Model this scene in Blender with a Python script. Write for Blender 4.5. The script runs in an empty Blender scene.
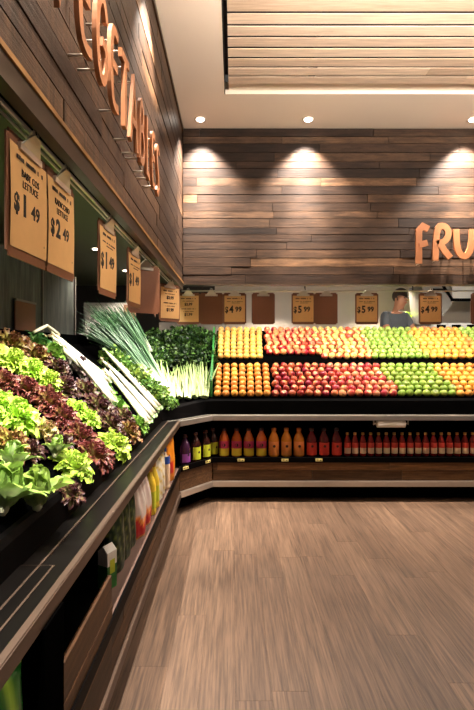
import bpy, bmesh, math, random
from mathutils import Vector, Matrix, Euler
random.seed(7)
C = bpy.context.scene.collection
R = math.radians
PI = math.pi

# ------------------------------------------------------------------ camera
F = 430.0
HX, HY, HZ = 233.0, 348.5, 1.46
cam = bpy.data.objects.new('camera', bpy.data.cameras.new('camera'))
C.objects.link(cam)
cam.location = (0, 0, HZ)
cam.rotation_euler = (R(90), 0, 0)
cam.data.sensor_fit = 'VERTICAL'
cam.data.sensor_height = 36
cam.data.lens = 36 * F / 710
cam.data.shift_x = (237 - HX) / 710
cam.data.shift_y = -(355 - HY) / 710
cam.data.clip_start = 0.05
bpy.context.scene.camera = cam

# ------------------------------------------------------------------ world, exposure
W = bpy.data.worlds.new('World')
bpy.context.scene.world = W
W.use_nodes = True
W.node_tree.nodes['Background'].inputs[0].default_value = (1.0, 0.92, 0.84, 1)
W.node_tree.nodes['Background'].inputs[1].default_value = 0.05
vs = bpy.context.scene.view_settings
vs.view_transform = 'Standard'; vs.look = 'None'; vs.gamma = 1.0; vs.exposure = 0.42
vs.use_curve_mapping = False
WARM = (1.0, 0.86, 0.74)
NEUT = (1.0, 0.93, 0.84)
E_CEIL = 500      # wall-washing ceiling downlights
E_SOFF = 200      # spots over the left bed
E_TUBE = 16      # tube over the fruit
E_FLOOR = 85
E_ADD_SPOT = 130  # unseen spots added for the left price boards
E_UP = 50       # unseen uplights added to brighten the ceiling     # shop floor downlights

# ------------------------------------------------------------------ materials
def s2l(c):
    return tuple(((v / 12.92) if v <= 0.04045 else ((v + 0.055) / 1.055) ** 2.4) for v in c)
def rgb(r, g, b): return s2l((r / 255, g / 255, b / 255)) + (1,)
MATS = {}
def mat(name, col, rough=0.5, metal=0.0, var=0.12, scale=30, emit=0, trans=0, spec=None, coat=0, sss=0):
    m = bpy.data.materials.new(name); m.use_nodes = True
    nt = m.node_tree; b = nt.nodes['Principled BSDF']
    b.inputs['Roughness'].default_value = rough
    b.inputs['Metallic'].default_value = metal
    if spec is not None: b.inputs['Specular IOR Level'].default_value = spec
    if coat: b.inputs['Coat Weight'].default_value = coat; b.inputs['Coat Roughness'].default_value = .15
    if trans: b.inputs['Transmission Weight'].default_value = trans
    if emit:
        b.inputs['Emission Color'].default_value = col; b.inputs['Emission Strength'].default_value = emit
    n = nt.nodes.new('ShaderNodeTexNoise'); n.inputs['Scale'].default_value = scale; n.inputs['Detail'].default_value = 4
    tc = nt.nodes.new('ShaderNodeTexCoord'); nt.links.new(tc.outputs['Object'], n.inputs['Vector'])
    mr = nt.nodes.new('ShaderNodeMapRange'); mr.inputs[3].default_value = 1 - var; mr.inputs[4].default_value = 1 + var
    nt.links.new(n.outputs[0], mr.inputs[0])
    mx = nt.nodes.new('ShaderNodeMix'); mx.data_type = 'RGBA'; mx.blend_type = 'MULTIPLY'; mx.inputs[0].default_value = 1
    mx.inputs[6].default_value = col
    nt.links.new(mr.outputs[0], mx.inputs[7]); nt.links.new(mx.outputs[2], b.inputs['Base Color'])
    MATS[name] = m
    return m

def attr_mat(name, rough=0.5, var=0.15, scale=60, hue=0.0, spec=.4, transl=0.0):
    """colour comes from the point colour attribute 'Col' plus fine noise and a little per-object change"""
    m = bpy.data.materials.new(name); m.use_nodes = True
    nt = m.node_tree; b = nt.nodes['Principled BSDF']; L = nt.links.new
    b.inputs['Roughness'].default_value = rough; b.inputs['Specular IOR Level'].default_value = spec
    a = nt.nodes.new('ShaderNodeAttribute'); a.attribute_name = 'Col'
    n = nt.nodes.new('ShaderNodeTexNoise'); n.inputs['Scale'].default_value = scale; n.inputs['Detail'].default_value = 3
    tc = nt.nodes.new('ShaderNodeTexCoord'); L(tc.outputs['Object'], n.inputs['Vector'])
    mr = nt.nodes.new('ShaderNodeMapRange'); mr.inputs[3].default_value = 1 - var; mr.inputs[4].default_value = 1 + var
    L(n.outputs[0], mr.inputs[0])
    mx = nt.nodes.new('ShaderNodeMix'); mx.data_type = 'RGBA'; mx.blend_type = 'MULTIPLY'; mx.inputs[0].default_value = 1
    L(a.outputs['Color'], mx.inputs[6]); L(mr.outputs[0], mx.inputs[7])
    out = mx.outputs[2]
    if hue:
        oi = nt.nodes.new('ShaderNodeObjectInfo')
        hs = nt.nodes.new('ShaderNodeHueSaturation')
        m1 = nt.nodes.new('ShaderNodeMapRange'); m1.inputs[3].default_value = .5 - hue; m1.inputs[4].default_value = .5 + hue
        m2 = nt.nodes.new('ShaderNodeMapRange'); m2.inputs[3].default_value = .85; m2.inputs[4].default_value = 1.15
        L(oi.outputs['Random'], m1.inputs[0]); L(oi.outputs['Random'], m2.inputs[0])
        L(m1.outputs[0], hs.inputs['Hue']); L(m2.outputs[0], hs.inputs['Value']); L(out, hs.inputs['Color'])
        out = hs.outputs[0]
    L(out, b.inputs['Base Color'])
    if transl:
        t = nt.nodes.new('ShaderNodeBsdfTranslucent'); L(out, t.inputs[0])
        ms = nt.nodes.new('ShaderNodeMixShader'); ms.inputs[0].default_value = transl
        L(b.outputs[0], ms.inputs[1]); L(t.outputs[0], ms.inputs[2])
        L(ms.outputs[0], nt.nodes['Material Output'].inputs[0])
    MATS[name] = m
    return m

def wood(name, ramp, axis, rough=0.55, grain=1.0, dark=0.5, bump=.3, tamp=.8, saw=0):
    """boards: face attribute 'tint' picks the board colour on a ramp, stretched noise gives the grain along axis"""
    m = bpy.data.materials.new(name); m.use_nodes = True
    nt = m.node_tree; b = nt.nodes['Principled BSDF']; L = nt.links.new
    b.inputs['Roughness'].default_value = rough
    b.inputs['Specular IOR Level'].default_value = .22
    a = nt.nodes.new('ShaderNodeAttribute'); a.attribute_name = 'tint'
    cr = nt.nodes.new('ShaderNodeValToRGB')
    while len(cr.color_ramp.elements) < len(ramp): cr.color_ramp.elements.new(.5)
    for i, (p, c) in enumerate(ramp):
        cr.color_ramp.elements[i].position = p; cr.color_ramp.elements[i].color = c
    tc = nt.nodes.new('ShaderNodeTexCoord')
    def noise(sc, det, lowax):
        mp = nt.nodes.new('ShaderNodeMapping')
        mp.inputs['Scale'].default_value = tuple(lowax if i == axis else sc for i in range(3))
        n = nt.nodes.new('ShaderNodeTexNoise'); n.noise_dimensions = '4D'; n.inputs['Scale'].default_value = 1; n.inputs['Detail'].default_value = det
        n.inputs['Roughness'].default_value = .65
        mm = nt.nodes.new('ShaderNodeMath'); mm.operation = 'MULTIPLY'; mm.inputs[1].default_value = 37
        L(a.outputs['Fac'], mm.inputs[0]); L(mm.outputs[0], n.inputs['W'])
        L(tc.outputs['Object'], mp.inputs[0]); L(mp.outputs[0], n.inputs['Vector'])
        return n
    n1 = noise(85, 7, 3.5); n2 = noise(14, 5, 1.6)
    sm = nt.nodes.new('ShaderNodeMath'); sm.operation = 'MULTIPLY_ADD'
    L(n2.outputs[0], sm.inputs[0]); sm.inputs[1].default_value = .55 * grain
    sb = nt.nodes.new('ShaderNodeMath'); sb.operation = 'MULTIPLY_ADD'; sb.inputs[1].default_value = tamp; sb.inputs[2].default_value = .5 * (1 - tamp) - .27 * grain
    L(a.outputs['Fac'], sb.inputs[0]); L(sb.outputs[0], sm.inputs[2]); L(sm.outputs[0], cr.inputs[0])
    mr = nt.nodes.new('ShaderNodeMapRange'); mr.inputs[1].default_value = .34; mr.inputs[2].default_value = .66
    mr.inputs[3].default_value = dark; mr.inputs[4].default_value = 1.3
    L(n1.outputs[0], mr.inputs[0])
    mx = nt.nodes.new('ShaderNodeMix'); mx.data_type = 'RGBA'; mx.blend_type = 'MULTIPLY'; mx.inputs[0].default_value = 1
    grainfac = mr.outputs[0]
    if saw:   # weathered patches and saw marks across the board; on barn_y also painted light streaks
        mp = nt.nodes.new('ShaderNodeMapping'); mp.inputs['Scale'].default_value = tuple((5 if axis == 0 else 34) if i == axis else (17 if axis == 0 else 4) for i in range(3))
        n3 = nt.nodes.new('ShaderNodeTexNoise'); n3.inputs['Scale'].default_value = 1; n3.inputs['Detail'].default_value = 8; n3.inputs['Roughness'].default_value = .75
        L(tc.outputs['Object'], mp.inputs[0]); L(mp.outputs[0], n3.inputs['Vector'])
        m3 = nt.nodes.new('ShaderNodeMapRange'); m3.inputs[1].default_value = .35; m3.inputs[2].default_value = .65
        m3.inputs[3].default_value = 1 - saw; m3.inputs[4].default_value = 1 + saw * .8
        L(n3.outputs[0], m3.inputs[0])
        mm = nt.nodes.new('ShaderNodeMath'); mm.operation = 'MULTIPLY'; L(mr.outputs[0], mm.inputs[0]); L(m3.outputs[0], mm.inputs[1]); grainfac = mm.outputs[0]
    L(cr.outputs[0], mx.inputs[6]); L(grainfac, mx.inputs[7]); L(mx.outputs[2], b.inputs['Base Color'])
    bp = nt.nodes.new('ShaderNodeBump'); bp.inputs['Strength'].default_value = bump; bp.inputs['Distance'].default_value = .004
    L(n1.outputs[0], bp.inputs['Height']); L(bp.outputs[0], b.inputs['Normal'])
    MATS[name] = m
    return m

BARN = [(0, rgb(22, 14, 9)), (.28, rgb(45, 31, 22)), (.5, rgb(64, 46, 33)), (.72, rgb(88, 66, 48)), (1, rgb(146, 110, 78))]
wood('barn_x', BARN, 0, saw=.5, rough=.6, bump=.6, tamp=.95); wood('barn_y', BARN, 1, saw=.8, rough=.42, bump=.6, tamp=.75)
wood('panel_x', [(0, rgb(34, 22, 13)), (.5, rgb(98, 68, 42)), (1, rgb(170, 122, 74))], 0, saw=.25)
wood('panel_y', [(0, rgb(22, 14, 8)), (.5, rgb(74, 50, 30)), (1, rgb(146, 102, 60))], 1, saw=.25)
wood('floor_wood', [(0, rgb(44, 33, 25)), (.5, rgb(77, 60, 47)), (1, rgb(110, 88, 69))], 1, rough=.45, grain=1.2, dark=.42, bump=.08, tamp=.35)
wood('streak_steel', [(0, rgb(60, 66, 62)), (.5, rgb(136, 142, 134)), (1, rgb(226, 230, 226))], 2, rough=.35, grain=1.6, dark=.5, bump=.05)  # upright streaks put blurred reflections into the panel's colour
wood('slat_wood', [(0, rgb(160, 138, 116)), (.5, rgb(200, 178, 156)), (1, rgb(218, 198, 176))], 0, rough=.6, grain=.8, dark=.86, bump=.1)
mat('plaster', rgb(238, 224, 206), .8, var=.03, scale=3)
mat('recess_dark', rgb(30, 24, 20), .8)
mat('gold_trim', rgb(52, 36, 17), .45, var=.25, scale=12)
mat('soffit', rgb(84, 94, 66), .7, var=.08, scale=3)
mat('cream_wall', rgb(226, 212, 196), .7, var=.1, scale=4)
mat('dark_wall', rgb(48, 44, 38), .7, var=.3, scale=3)
mat('black', rgb(5, 4, 4), .5, var=.2, spec=.03)
mat('black_top', rgb(9, 7, 6), .34, var=.35, scale=9, spec=.08)
mat('black_matte', rgb(4, 4, 4), .9, spec=0)
mat('steel', rgb(196, 188, 178), .34, metal=.85, var=.12, scale=14)
mat('brown_steel', rgb(84, 68, 57), .42, metal=.7, var=.15, scale=14)  # same stainless as the back rail, its brown reflection put into the colour
mat('chrome', rgb(225, 216, 200), .28, metal=.75, var=.05)
mat('mirror_steel', rgb(96, 100, 98), .3, metal=.9, var=.5, scale=4)
mat('copper', rgb(176, 116, 74), .45, metal=.1, var=.22, scale=12)
mat('board', rgb(116, 72, 46), .55, var=.1, scale=60)
mat('kraft', rgb(222, 176, 114), .8, var=.05, scale=40)
mat('ink', rgb(24, 18, 14), .7)
mat('board_dark', rgb(84, 62, 52), .6)
mat('lamp', (1, .93, .82, 1), .5, emit=14, var=0)
mat('tube', (1, .93, .84, 1), .5, emit=9, var=0)
mat('lamp_rim', rgb(230, 220, 205), .4, var=.03)
mat('white', rgb(228, 224, 216), .5, var=.06)
mat('paper_white', rgb(240, 236, 228), .85, var=.04)
mat('green_panel', rgb(46, 120, 50), .4, var=.15)
mat('brown_door', rgb(132, 92, 66), .6)
mat('grey_steel', rgb(128, 122, 114), .4, metal=.5, var=.2, scale=6)
mat('skin', rgb(176, 122, 92), .55)
mat('hair', rgb(52, 36, 28), .6)
mat('shirt', rgb(84, 88, 92), .8)
mat('trousers', rgb(30, 30, 34), .8)
mat('tag_yellow', rgb(232, 214, 130), .7, var=.03)

# ------------------------------------------------------------------ object helpers
def obj(name, bm, m, parent=None, smooth=False):
    me = bpy.data.meshes.new(name)
    bm.normal_update()
    bm.to_mesh(me); bm.free()
    if smooth:
        me.polygons.foreach_set('use_smooth', [True] * len(me.polygons))
    for x in (m if isinstance(m, (list, tuple)) else [m]):
        me.materials.append(MATS[x])
    o = bpy.data.objects.new(name, me); C.objects.link(o)
    if parent: o.parent = parent
    return o
def tag(o, label=None, cat=None, group=None, kind=None):
    if label: o['label'] = label
    if cat: o['category'] = cat
    if group: o['group'] = group
    if kind: o['kind'] = kind
    return o
def thing(name, label, cat, loc=(0, 0, 0), rot=(0, 0, 0), group=None):
    o = bpy.data.objects.new(name, None); C.objects.link(o); o.empty_display_size = .05
    o.location = loc; o.rotation_euler = rot
    return tag(o, label, cat, group)
def copy_tree(o, parent=None):
    c = o.copy(); C.objects.link(c)
    if parent: c.parent = parent
    for ch in list(o.children): copy_tree(ch, c)
    return c
def box(bm, x0, x1, y0, y1, z0, z1, mi=0, M=None):
    vs_ = [Vector((x, y, z)) for z in (z0, z1) for y in (y0, y1) for x in (x0, x1)]
    if M: vs_ = [M @ v for v in vs_]
    v = [bm.verts.new(p) for p in vs_]
    fs = []
    for q in ((0, 2, 3, 1), (4, 5, 7, 6), (0, 1, 5, 4), (2, 6, 7, 3), (0, 4, 6, 2), (1, 3, 7, 5)):
        f = bm.faces.new([v[i] for i in q]); f.material_index = mi; fs.append(f)
    return fs
def boxo(name, dims, m, parent=None, bev=0):
    bm = bmesh.new(); box(bm, *dims)
    if bev: bmesh.ops.bevel(bm, geom=bm.edges[:], offset=bev, segments=2, affect='EDGES')
    return obj(name, bm, m, parent)
def tube(bm, pts, rad, n=8, mi=0, cap=True):
    pts = [Vector(p) for p in pts]
    rs = rad if isinstance(rad, (list, tuple)) else [rad] * len(pts)
    rings = []
    ref = None
    for i, p in enumerate(pts):
        t = (pts[min(i + 1, len(pts) - 1)] - pts[max(i - 1, 0)]).normalized()
        if ref is None: ref = Vector((0, 0, 1)) if abs(t.z) < .9 else Vector((1, 0, 0))
        u = t.cross(ref).normalized(); w = t.cross(u).normalized(); ref = -w if False else ref
        rings.append([bm.verts.new(p + (u * math.cos(2 * PI * k / n) + w * math.sin(2 * PI * k / n)) * rs[i]) for k in range(n)])
    for a, b in zip(rings, rings[1:]):
        for k in range(n):
            f = bm.faces.new((a[k], a[(k + 1) % n], b[(k + 1) % n], b[k])); f.material_index = mi
    if cap:
        f = bm.faces.new(rings[0][::-1]); f.material_index = mi
        f = bm.faces.new(rings[-1]); f.material_index = mi
    return rings
def lathe(bm, prof, n=16, M=None, mi=0, closed=False):
    """prof: list of (r, z, mat index of the band above)"""
    rings = []
    for p in prof:
        rr = []
        for k in range(n):
            a = 2 * PI * k / n
            v = Vector((p[0] * math.cos(a), p[0] * math.sin(a), p[1]))
            rr.append(bm.verts.new(M @ v if M else v))
        rings.append(rr)
    for i, (a, b) in enumerate(zip(rings, rings[1:])):
        for k in range(n):
            f = bm.faces.new((a[k], a[(k + 1) % n], b[(k + 1) % n], b[k]))
            f.material_index = prof[i][2] if len(prof[i]) > 2 else mi
    f = bm.faces.new(rings[0][::-1]); f.material_index = prof[0][2] if len(prof[0]) > 2 else mi
    f = bm.faces.new(rings[-1]); f.material_index = prof[-1][2] if len(prof[-1]) > 2 else mi
def cyl(bm, p0, p1, r, n=12, mi=0): tube(bm, [p0, p1], r, n, mi)
def text(s, size, m, parent, M, name='lettering', sx=1.0, bold=0.0, extrude=.0006, align='CENTER'):
    cu = bpy.data.curves.new(name, 'FONT'); cu.body = s; cu.size = size; cu.align_x = align
    cu.offset = bold; cu.extrude = extrude; cu.resolution_u = 2
    t = bpy.data.objects.new('tmp', cu); C.objects.link(t)
    bpy.context.view_layer.update()
    me = bpy.data.meshes.new_from_object(t.evaluated_get(bpy.context.evaluated_depsgraph_get()))
    bpy.data.objects.remove(t)
    me.transform(M @ Matrix.Diagonal((sx, 1, 1, 1)))
    me.materials.clear(); me.materials.append(MATS[m])
    o = bpy.data.objects.new(name, me); C.objects.link(o)
    if parent: o.parent = parent
    return o
def tint_layer(bm): return bm.faces.layers.float.new('tint')

def planks(name, u0, u1, v0, v1, pw, plen, place, m, th=.018, parent=None, gap=.0022, jit=.0018, rs=1, back=True):
    """boards running along u, stacked along v; place(u,v,w)->world, w = height off the surface"""
    rnd = random.Random(rs)
    bm = bmesh.new(); tl = tint_layer(bm)
    v = v0
    while v < v1 - .005:
        w = min(pw * rnd.uniform(.8, 1.2), v1 - v) if pw < .14 else min(pw, v1 - v)
        if v1 - (v + w) < .02: w = v1 - v
        u = u0 - rnd.uniform(0, plen)
        rowt = rnd.random()
        while u < u1:
            l = plen * rnd.uniform(.6, 1.3)
            a, b = max(u, u0), min(u + l, u1)
            if b - a > .01:
                h = th + rnd.uniform(-jit, jit)
                t = min(1, max(0, rnd.gauss(.46, .2) * .75 + rowt * .25))
                p = [place(x, y, z) for z in (0, h) for y in (v + gap, v + w - gap) for x in (a + gap, b - gap)]
                vs_ = [bm.verts.new(q) for q in p]
                for q in ((4, 5, 7, 6), (0, 1, 5, 4), (2, 6, 7, 3), (0, 4, 6, 2), (1, 3, 7, 5), (0, 2, 3, 1)):
                    f = bm.faces.new([vs_[i] for i in q]); f[tl] = t
            u += l
        v += w
    bmesh.ops.recalc_face_normals(bm, faces=bm.faces[:])
    return obj(name, bm, m, parent)

# ------------------------------------------------------------------ lamps
def spot(name, loc, energy, size, blend=.6, target=None, col=WARM, rad=.03, parent=None):
    l = bpy.data.lights.new(name, 'SPOT'); l.energy = energy; l.spot_size = R(size); l.spot_blend = blend
    l.color = col; l.shadow_soft_size = rad
    o = bpy.data.objects.new(name, l); C.objects.link(o); o.location = loc
    if target:
        d = Vector(target) - Vector(loc)
        o.rotation_euler = d.to_track_quat('-Z', 'Y').to_euler()
    if parent: o.parent = parent
    return o
def downlight(x, y, z, energy, size, label, group, blend=.6, target=None, col=WARM, dist=.012, rad=.03, core=0):
    t = thing('downlight', label, 'ceiling light', (x, y, z), group=group)
    bm = bmesh.new()
    lathe(bm, [(.036, -.001), (.050, -.004), (.055, .0)], 20)
    obj('trim_ring', bm, 'lamp_rim', t, True)
    bm = bmesh.new(); lathe(bm, [(.034, -.0065), (.034, -.0045)], 20); obj('lamp_face', bm, 'lamp', t)
    spot('lamp_beam', (0, 0, -dist), energy, size, blend,
         (Vector(target) - Vector((x, y, z))) if target else None, col, rad, t)
    if core: spot('lamp_core_beam', (0, 0, -dist), core, 46, 1.0, None, col, rad, t)
    return t

ZC = 3.56
# row washing the back timber wall
for i, (x, w) in enumerate(((-.30, 'nearest the corner of the two timber walls'), (.69, 'second from the corner above the plain timber'), (2.2, 'above the letters on the far timber wall'))):
    downlight(x, 3.94, ZC, E_CEIL, 92, 'recessed round ceiling downlight ' + w, 'downlights along the back timber wall', .6, core=E_CEIL * 1.3)
for y in (2.42, 1.2, -.2):
    downlight(-.29, y, ZC, E_CEIL * .85, 70, 'recessed ceiling downlight washing the left timber wall, out of view above', 'downlights along the left timber wall', .8, target=(-.52, y, 2.7))
# shop floor downlights
for x, y in ((1.0, 2.35), (2.4, 2.35), (3.8, 2.35), (1.3, .6)):
    downlight(x, y, ZC, E_FLOOR * (1 if y > 1 else .35), 74, 'recessed ceiling downlight over the shop floor, out of view', 'shop floor downlights', .8, rad=.08)

for i, (y, ty) in enumerate(((.5, 1.0), (1.9, 2.2))):  # two spotlights added out of view to brighten the left boards
    t = thing('track_spotlight', 'small ceiling spotlight aimed at the left price boards, out of view, ' + ('nearer' if i == 0 else 'farther') + ' of two', 'ceiling light', (1.7, y, ZC))
    bm = bmesh.new(); lathe(bm, [(.03, -.02), (.04, -.018), (.045, 0)], 16); obj('lamp_housing', bm, 'black', t, True)
    spot('lamp_beam', (0, 0, -.03), E_ADD_SPOT, 44, .9, Vector((-.5, ty, 1.95)) - Vector((1.7, y, ZC)), WARM, .02, t)
for i, x in enumerate((.75, 2.25, 3.75)):  # uplights added above the view as fill for the ceiling
    t = thing('pendant_uplighter', 'slim pendant uplighter above the camera, ' + ('left', 'middle', 'right')[i] + ' of three in a line', 'pendant lamp', (x, 1.7, 3.10), (R(-28), 0, 0))
    bm = bmesh.new()
    for q in ((-.62, .62, -.04, .04, -.03, -.02), (-.62, .62, -.045, -.04, -.03, .01), (-.62, .62, .04, .045, -.03, .01)): box(bm, *q)
    obj('lamp_trough', bm, 'black', t)
    boxo('lamp_diffuser', (-.61, .61, -.035, .035, -.02, -.012), 'tube', t)
    for sx in (-.5, .5):
        bm = bmesh.new(); v = Matrix.Rotation(R(28), 3, 'X') @ Vector((0, 0, ZC - 3.12)); tube(bm, [(sx, 0, -.02), (sx, v.y, v.z)], .002, 5); obj('suspension_wire', bm, 'black', t)
    l_ = bpy.data.lights.new('lamp_light', 'AREA'); l_.shape = 'RECTANGLE'; l_.size = 1.2; l_.size_y = .06; l_.energy = E_UP; l_.color = WARM
    o = bpy.data.objects.new('lamp_light', l_); C.objects.link(o); o.parent = t; o.location = (0, 0, .0); o.rotation_euler = (R(180), 0, 0)

# ------------------------------------------------------------------ the room
def struct(o): return tag(o, kind='structure')
# floor boards run away from the camera
fl = planks('floor', -2.0, 8.0, -3.4, 4.8, .155, 1.25, lambda u, v, w: (v, u, w - .02), 'floor_wood', th=.02, jit=0, gap=.0004, rs=5)
struct(fl)
struct(boxo('floor_slab', (-3.4, 4.8, -2, 8, -.12, -.021), 'black_matte')); bpy.data.objects['floor_slab'].name = 'floor_base'
# ceiling with a slatted recess
RX0, RY1 = -.066, 3.55
bm = bmesh.new()
box(bm, -.58, RX0, -2, 4.2, ZC, ZC + .1)
box(bm, RX0, 4.8, RY1, 4.2, ZC, ZC + .1)
struct(obj('ceiling', bm, 'plaster'))
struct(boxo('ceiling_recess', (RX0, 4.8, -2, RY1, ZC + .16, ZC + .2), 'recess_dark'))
struct(boxo('trim_1', (RX0 - .004, RX0 + .002, -2, RY1, ZC - .001, ZC + .16), 'recess_dark'))
struct(boxo('trim_2', (RX0 + .03, 4.8, 3.452, RY1 - .002, ZC + .03, ZC + .16), 'plaster'))
y = 3.335; k = 0
rnd = random.Random(3)
while y > -1.9:
    bm = bmesh.new(); tl = tint_layer(bm)
    x = RX0 + .03
    x2 = 4.8
    while x < x2:
        e = min(x2, x + rnd.uniform(1.5, 3))
        t = rnd.random()
        for f in box(bm, x, e - .002, y, y + .083, ZC + .004, ZC + .009): f[tl] = t
        x = e
    s = obj('ceiling_slat', bm, 'slat_wood')
    tag(s, 'pale whitewashed timber slat of the ceiling panel', 'ceiling slat', 'pale timber slats of the ceiling panel')
    y -= .105
# slat carriers
for xx in (.6, 2.0, 3.4):
    struct(boxo('trim_3', (xx, xx + .04, -1.9, 3.42, ZC + .03, ZC + .16), 'recess_dark'))

XB, YB, ZB = -.48, 4.1, 2.08
# left timber-clad bulkhead
struct(boxo('wall_left', (XB - .10, XB - .019, -2, YB + .1, ZB, ZC), 'black_matte'))
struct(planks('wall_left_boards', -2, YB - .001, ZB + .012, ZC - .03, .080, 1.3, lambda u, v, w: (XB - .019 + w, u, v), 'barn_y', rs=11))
struct(boxo('trim_4', (XB - .03, XB + .004, -2, YB, ZB - .06, ZB + .012), 'gold_trim'))
mat('gold_edge', rgb(150, 108, 56), .4, var=.3, scale=15)
struct(boxo('trim_8', (XB, XB + .009, -2, YB, ZB - .002, ZB + .012), 'gold_edge'))
struct(boxo('trim_5', (XB - .02, XB + .010, -2, YB, ZC - .035, ZC), 'gold_trim'))
# back timber-clad bulkhead
struct(boxo('wall_back', (XB - .1, 4.8, YB + .019, YB + .1, ZB, ZC), 'black_matte'))
struct(planks('wall_back_boards', XB + .003, 4.8, ZB, ZC, .078, 1.3, lambda u, v, w: (u, YB + .019 - w, v), 'barn_x', rs=24))
struct(boxo('trim_6', (XB, 4.8, YB - .006, YB + .1, ZB - .012, ZB), 'gold_trim'))

# low soffits behind the bulkheads and the room behind the displays
ZS = 2.5
bm = bmesh.new(); box(bm, -3.4, XB - .1, -2, 7.2, ZS, ZS + .06); box(bm, XB - .1, 4.8, YB + .1, 7.2, ZS, ZS + .06)
struct(obj('ceiling_soffit', bm, 'soffit'))
struct(boxo('wall_far', (-3.4, -.3, 7.1, 7.2, 0, ZS), 'dark_wall'))
struct(boxo('wall_rear', (-.3, 4.8, 7.1, 7.2, 0, ZS), 'cream_wall'))
struct(boxo('wall_side', (-3.5, -3.4, -2, 7.2, 0, ZS), 'dark_wall'))
for x, y, w in ((-1.43, 4.49, 'nearer of the two seen beyond the left price boards'), (-1.43, 5.73, 'farther of the two seen beyond the left price boards'), (.6, 6.3, 'above the back room, left, hidden'), (2.3, 6.3, 'above the back room, far right, hidden')):
    downlight(x, y, ZS, 110 if x < 0 else 260, 120, 'round downlight in the low soffit, ' + w, 'downlights of the low soffit', .6, rad=.05)
for y in (.7, 1.35, 2.0, 2.65, 3.3, 3.95):
    downlight(-.80, y, ZS, E_SOFF, 75, 'spotlight in the low soffit aimed at the salad greens, hidden by the timber', 'spotlights over the salad greens', .7, target=(-1.0 , y + .1, 1.1), col=NEUT, rad=.025)
for x in (-.6, .2, 1.0, 1.8, 2.6):
    downlight(x, 4.45, ZS, E_SOFF * .2, 85, 'spotlight in the low soffit aimed at the fruit, hidden by the timber', 'spotlights over the fruit', .7, target=(x, 4.75, 1.3), col=NEUT, rad=.025)

# ------------------------------------------------------------------ display cases, swept along the counter line
P = [Vector((-.47, .3)), Vector((-.47, 3.78)), Vector((-.195, 4.1)), Vector((3.6, 4.1))]
NIN = []
for a, b in zip(P, P[1:]):
    d = (b - a).normalized(); NIN.append(Vector((-d.y, d.x)))
def off(i, d):
    if i == 0: n = NIN[0]
    elif i == 3: n = NIN[2]
    else:
        n = NIN[i - 1] + NIN[i]; n = n / n.dot(NIN[i])
    return P[i] + n * d
def seg_prism(bm, seg, pr0, pr1=None, ends=None, mi=0):
    pr1 = pr1 or pr0
    def ring(i, pr, fixed):
        out = []
        for d, z in pr:
            q = off(i, d)
            if fixed is not None: q = Vector((P[1].x - d, fixed)) if seg == 0 else Vector((fixed, P[2].y + d))
            out.append(bm.verts.new((q.x, q.y, z)))
        return out
    e = ends or (None, None)
    A = ring(seg, pr0, e[0]); B = ring(seg + 1, pr1, e[1])
    n = len(A)
    for k in range(n):
        f = bm.faces.new((A[k], A[(k + 1) % n], B[(k + 1) % n], B[k])); f.material_index = mi
    f = bm.faces.new(A[::-1]); f.material_index = mi
    f = bm.faces.new(B); f.material_index = mi
def sweep(name, seg, prof, m, parent, prof1=None, ends=None, bev=0):
    bm = bmesh.new(); seg_prism(bm, seg, prof, prof1, ends)
    bmesh.ops.recalc_face_normals(bm, faces=bm.faces[:])
    if bev: bmesh.ops.bevel(bm, geom=bm.edges[:], offset=bev, segments=2, affect='EDGES')
    return obj(name, bm, m, parent)
def rect(d0, d1, z0, z1): return [(d0, z0), (d1, z0), (d1, z1), (d0, z1)]
Z0 = [.905, .915, .955, .965]           # height of the bin's front lip along the counter
SL = .76
DB = 1.02                                # depth of the bed
def bedprof(z): return [(.20, z - .02), (.22, z - .02), (DB, z - .02 + (DB - .22) * SL), (DB, z - .06 + (DB - .22) * SL), (.20, z - .12)]
labels = ['long black refrigerated display case with brown rail holding the salad greens on the left',
          'short angled black display case in the corner between the two long counters',
          'long black display case with bright steel rail holding the fruit along the back']
cases = []
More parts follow.
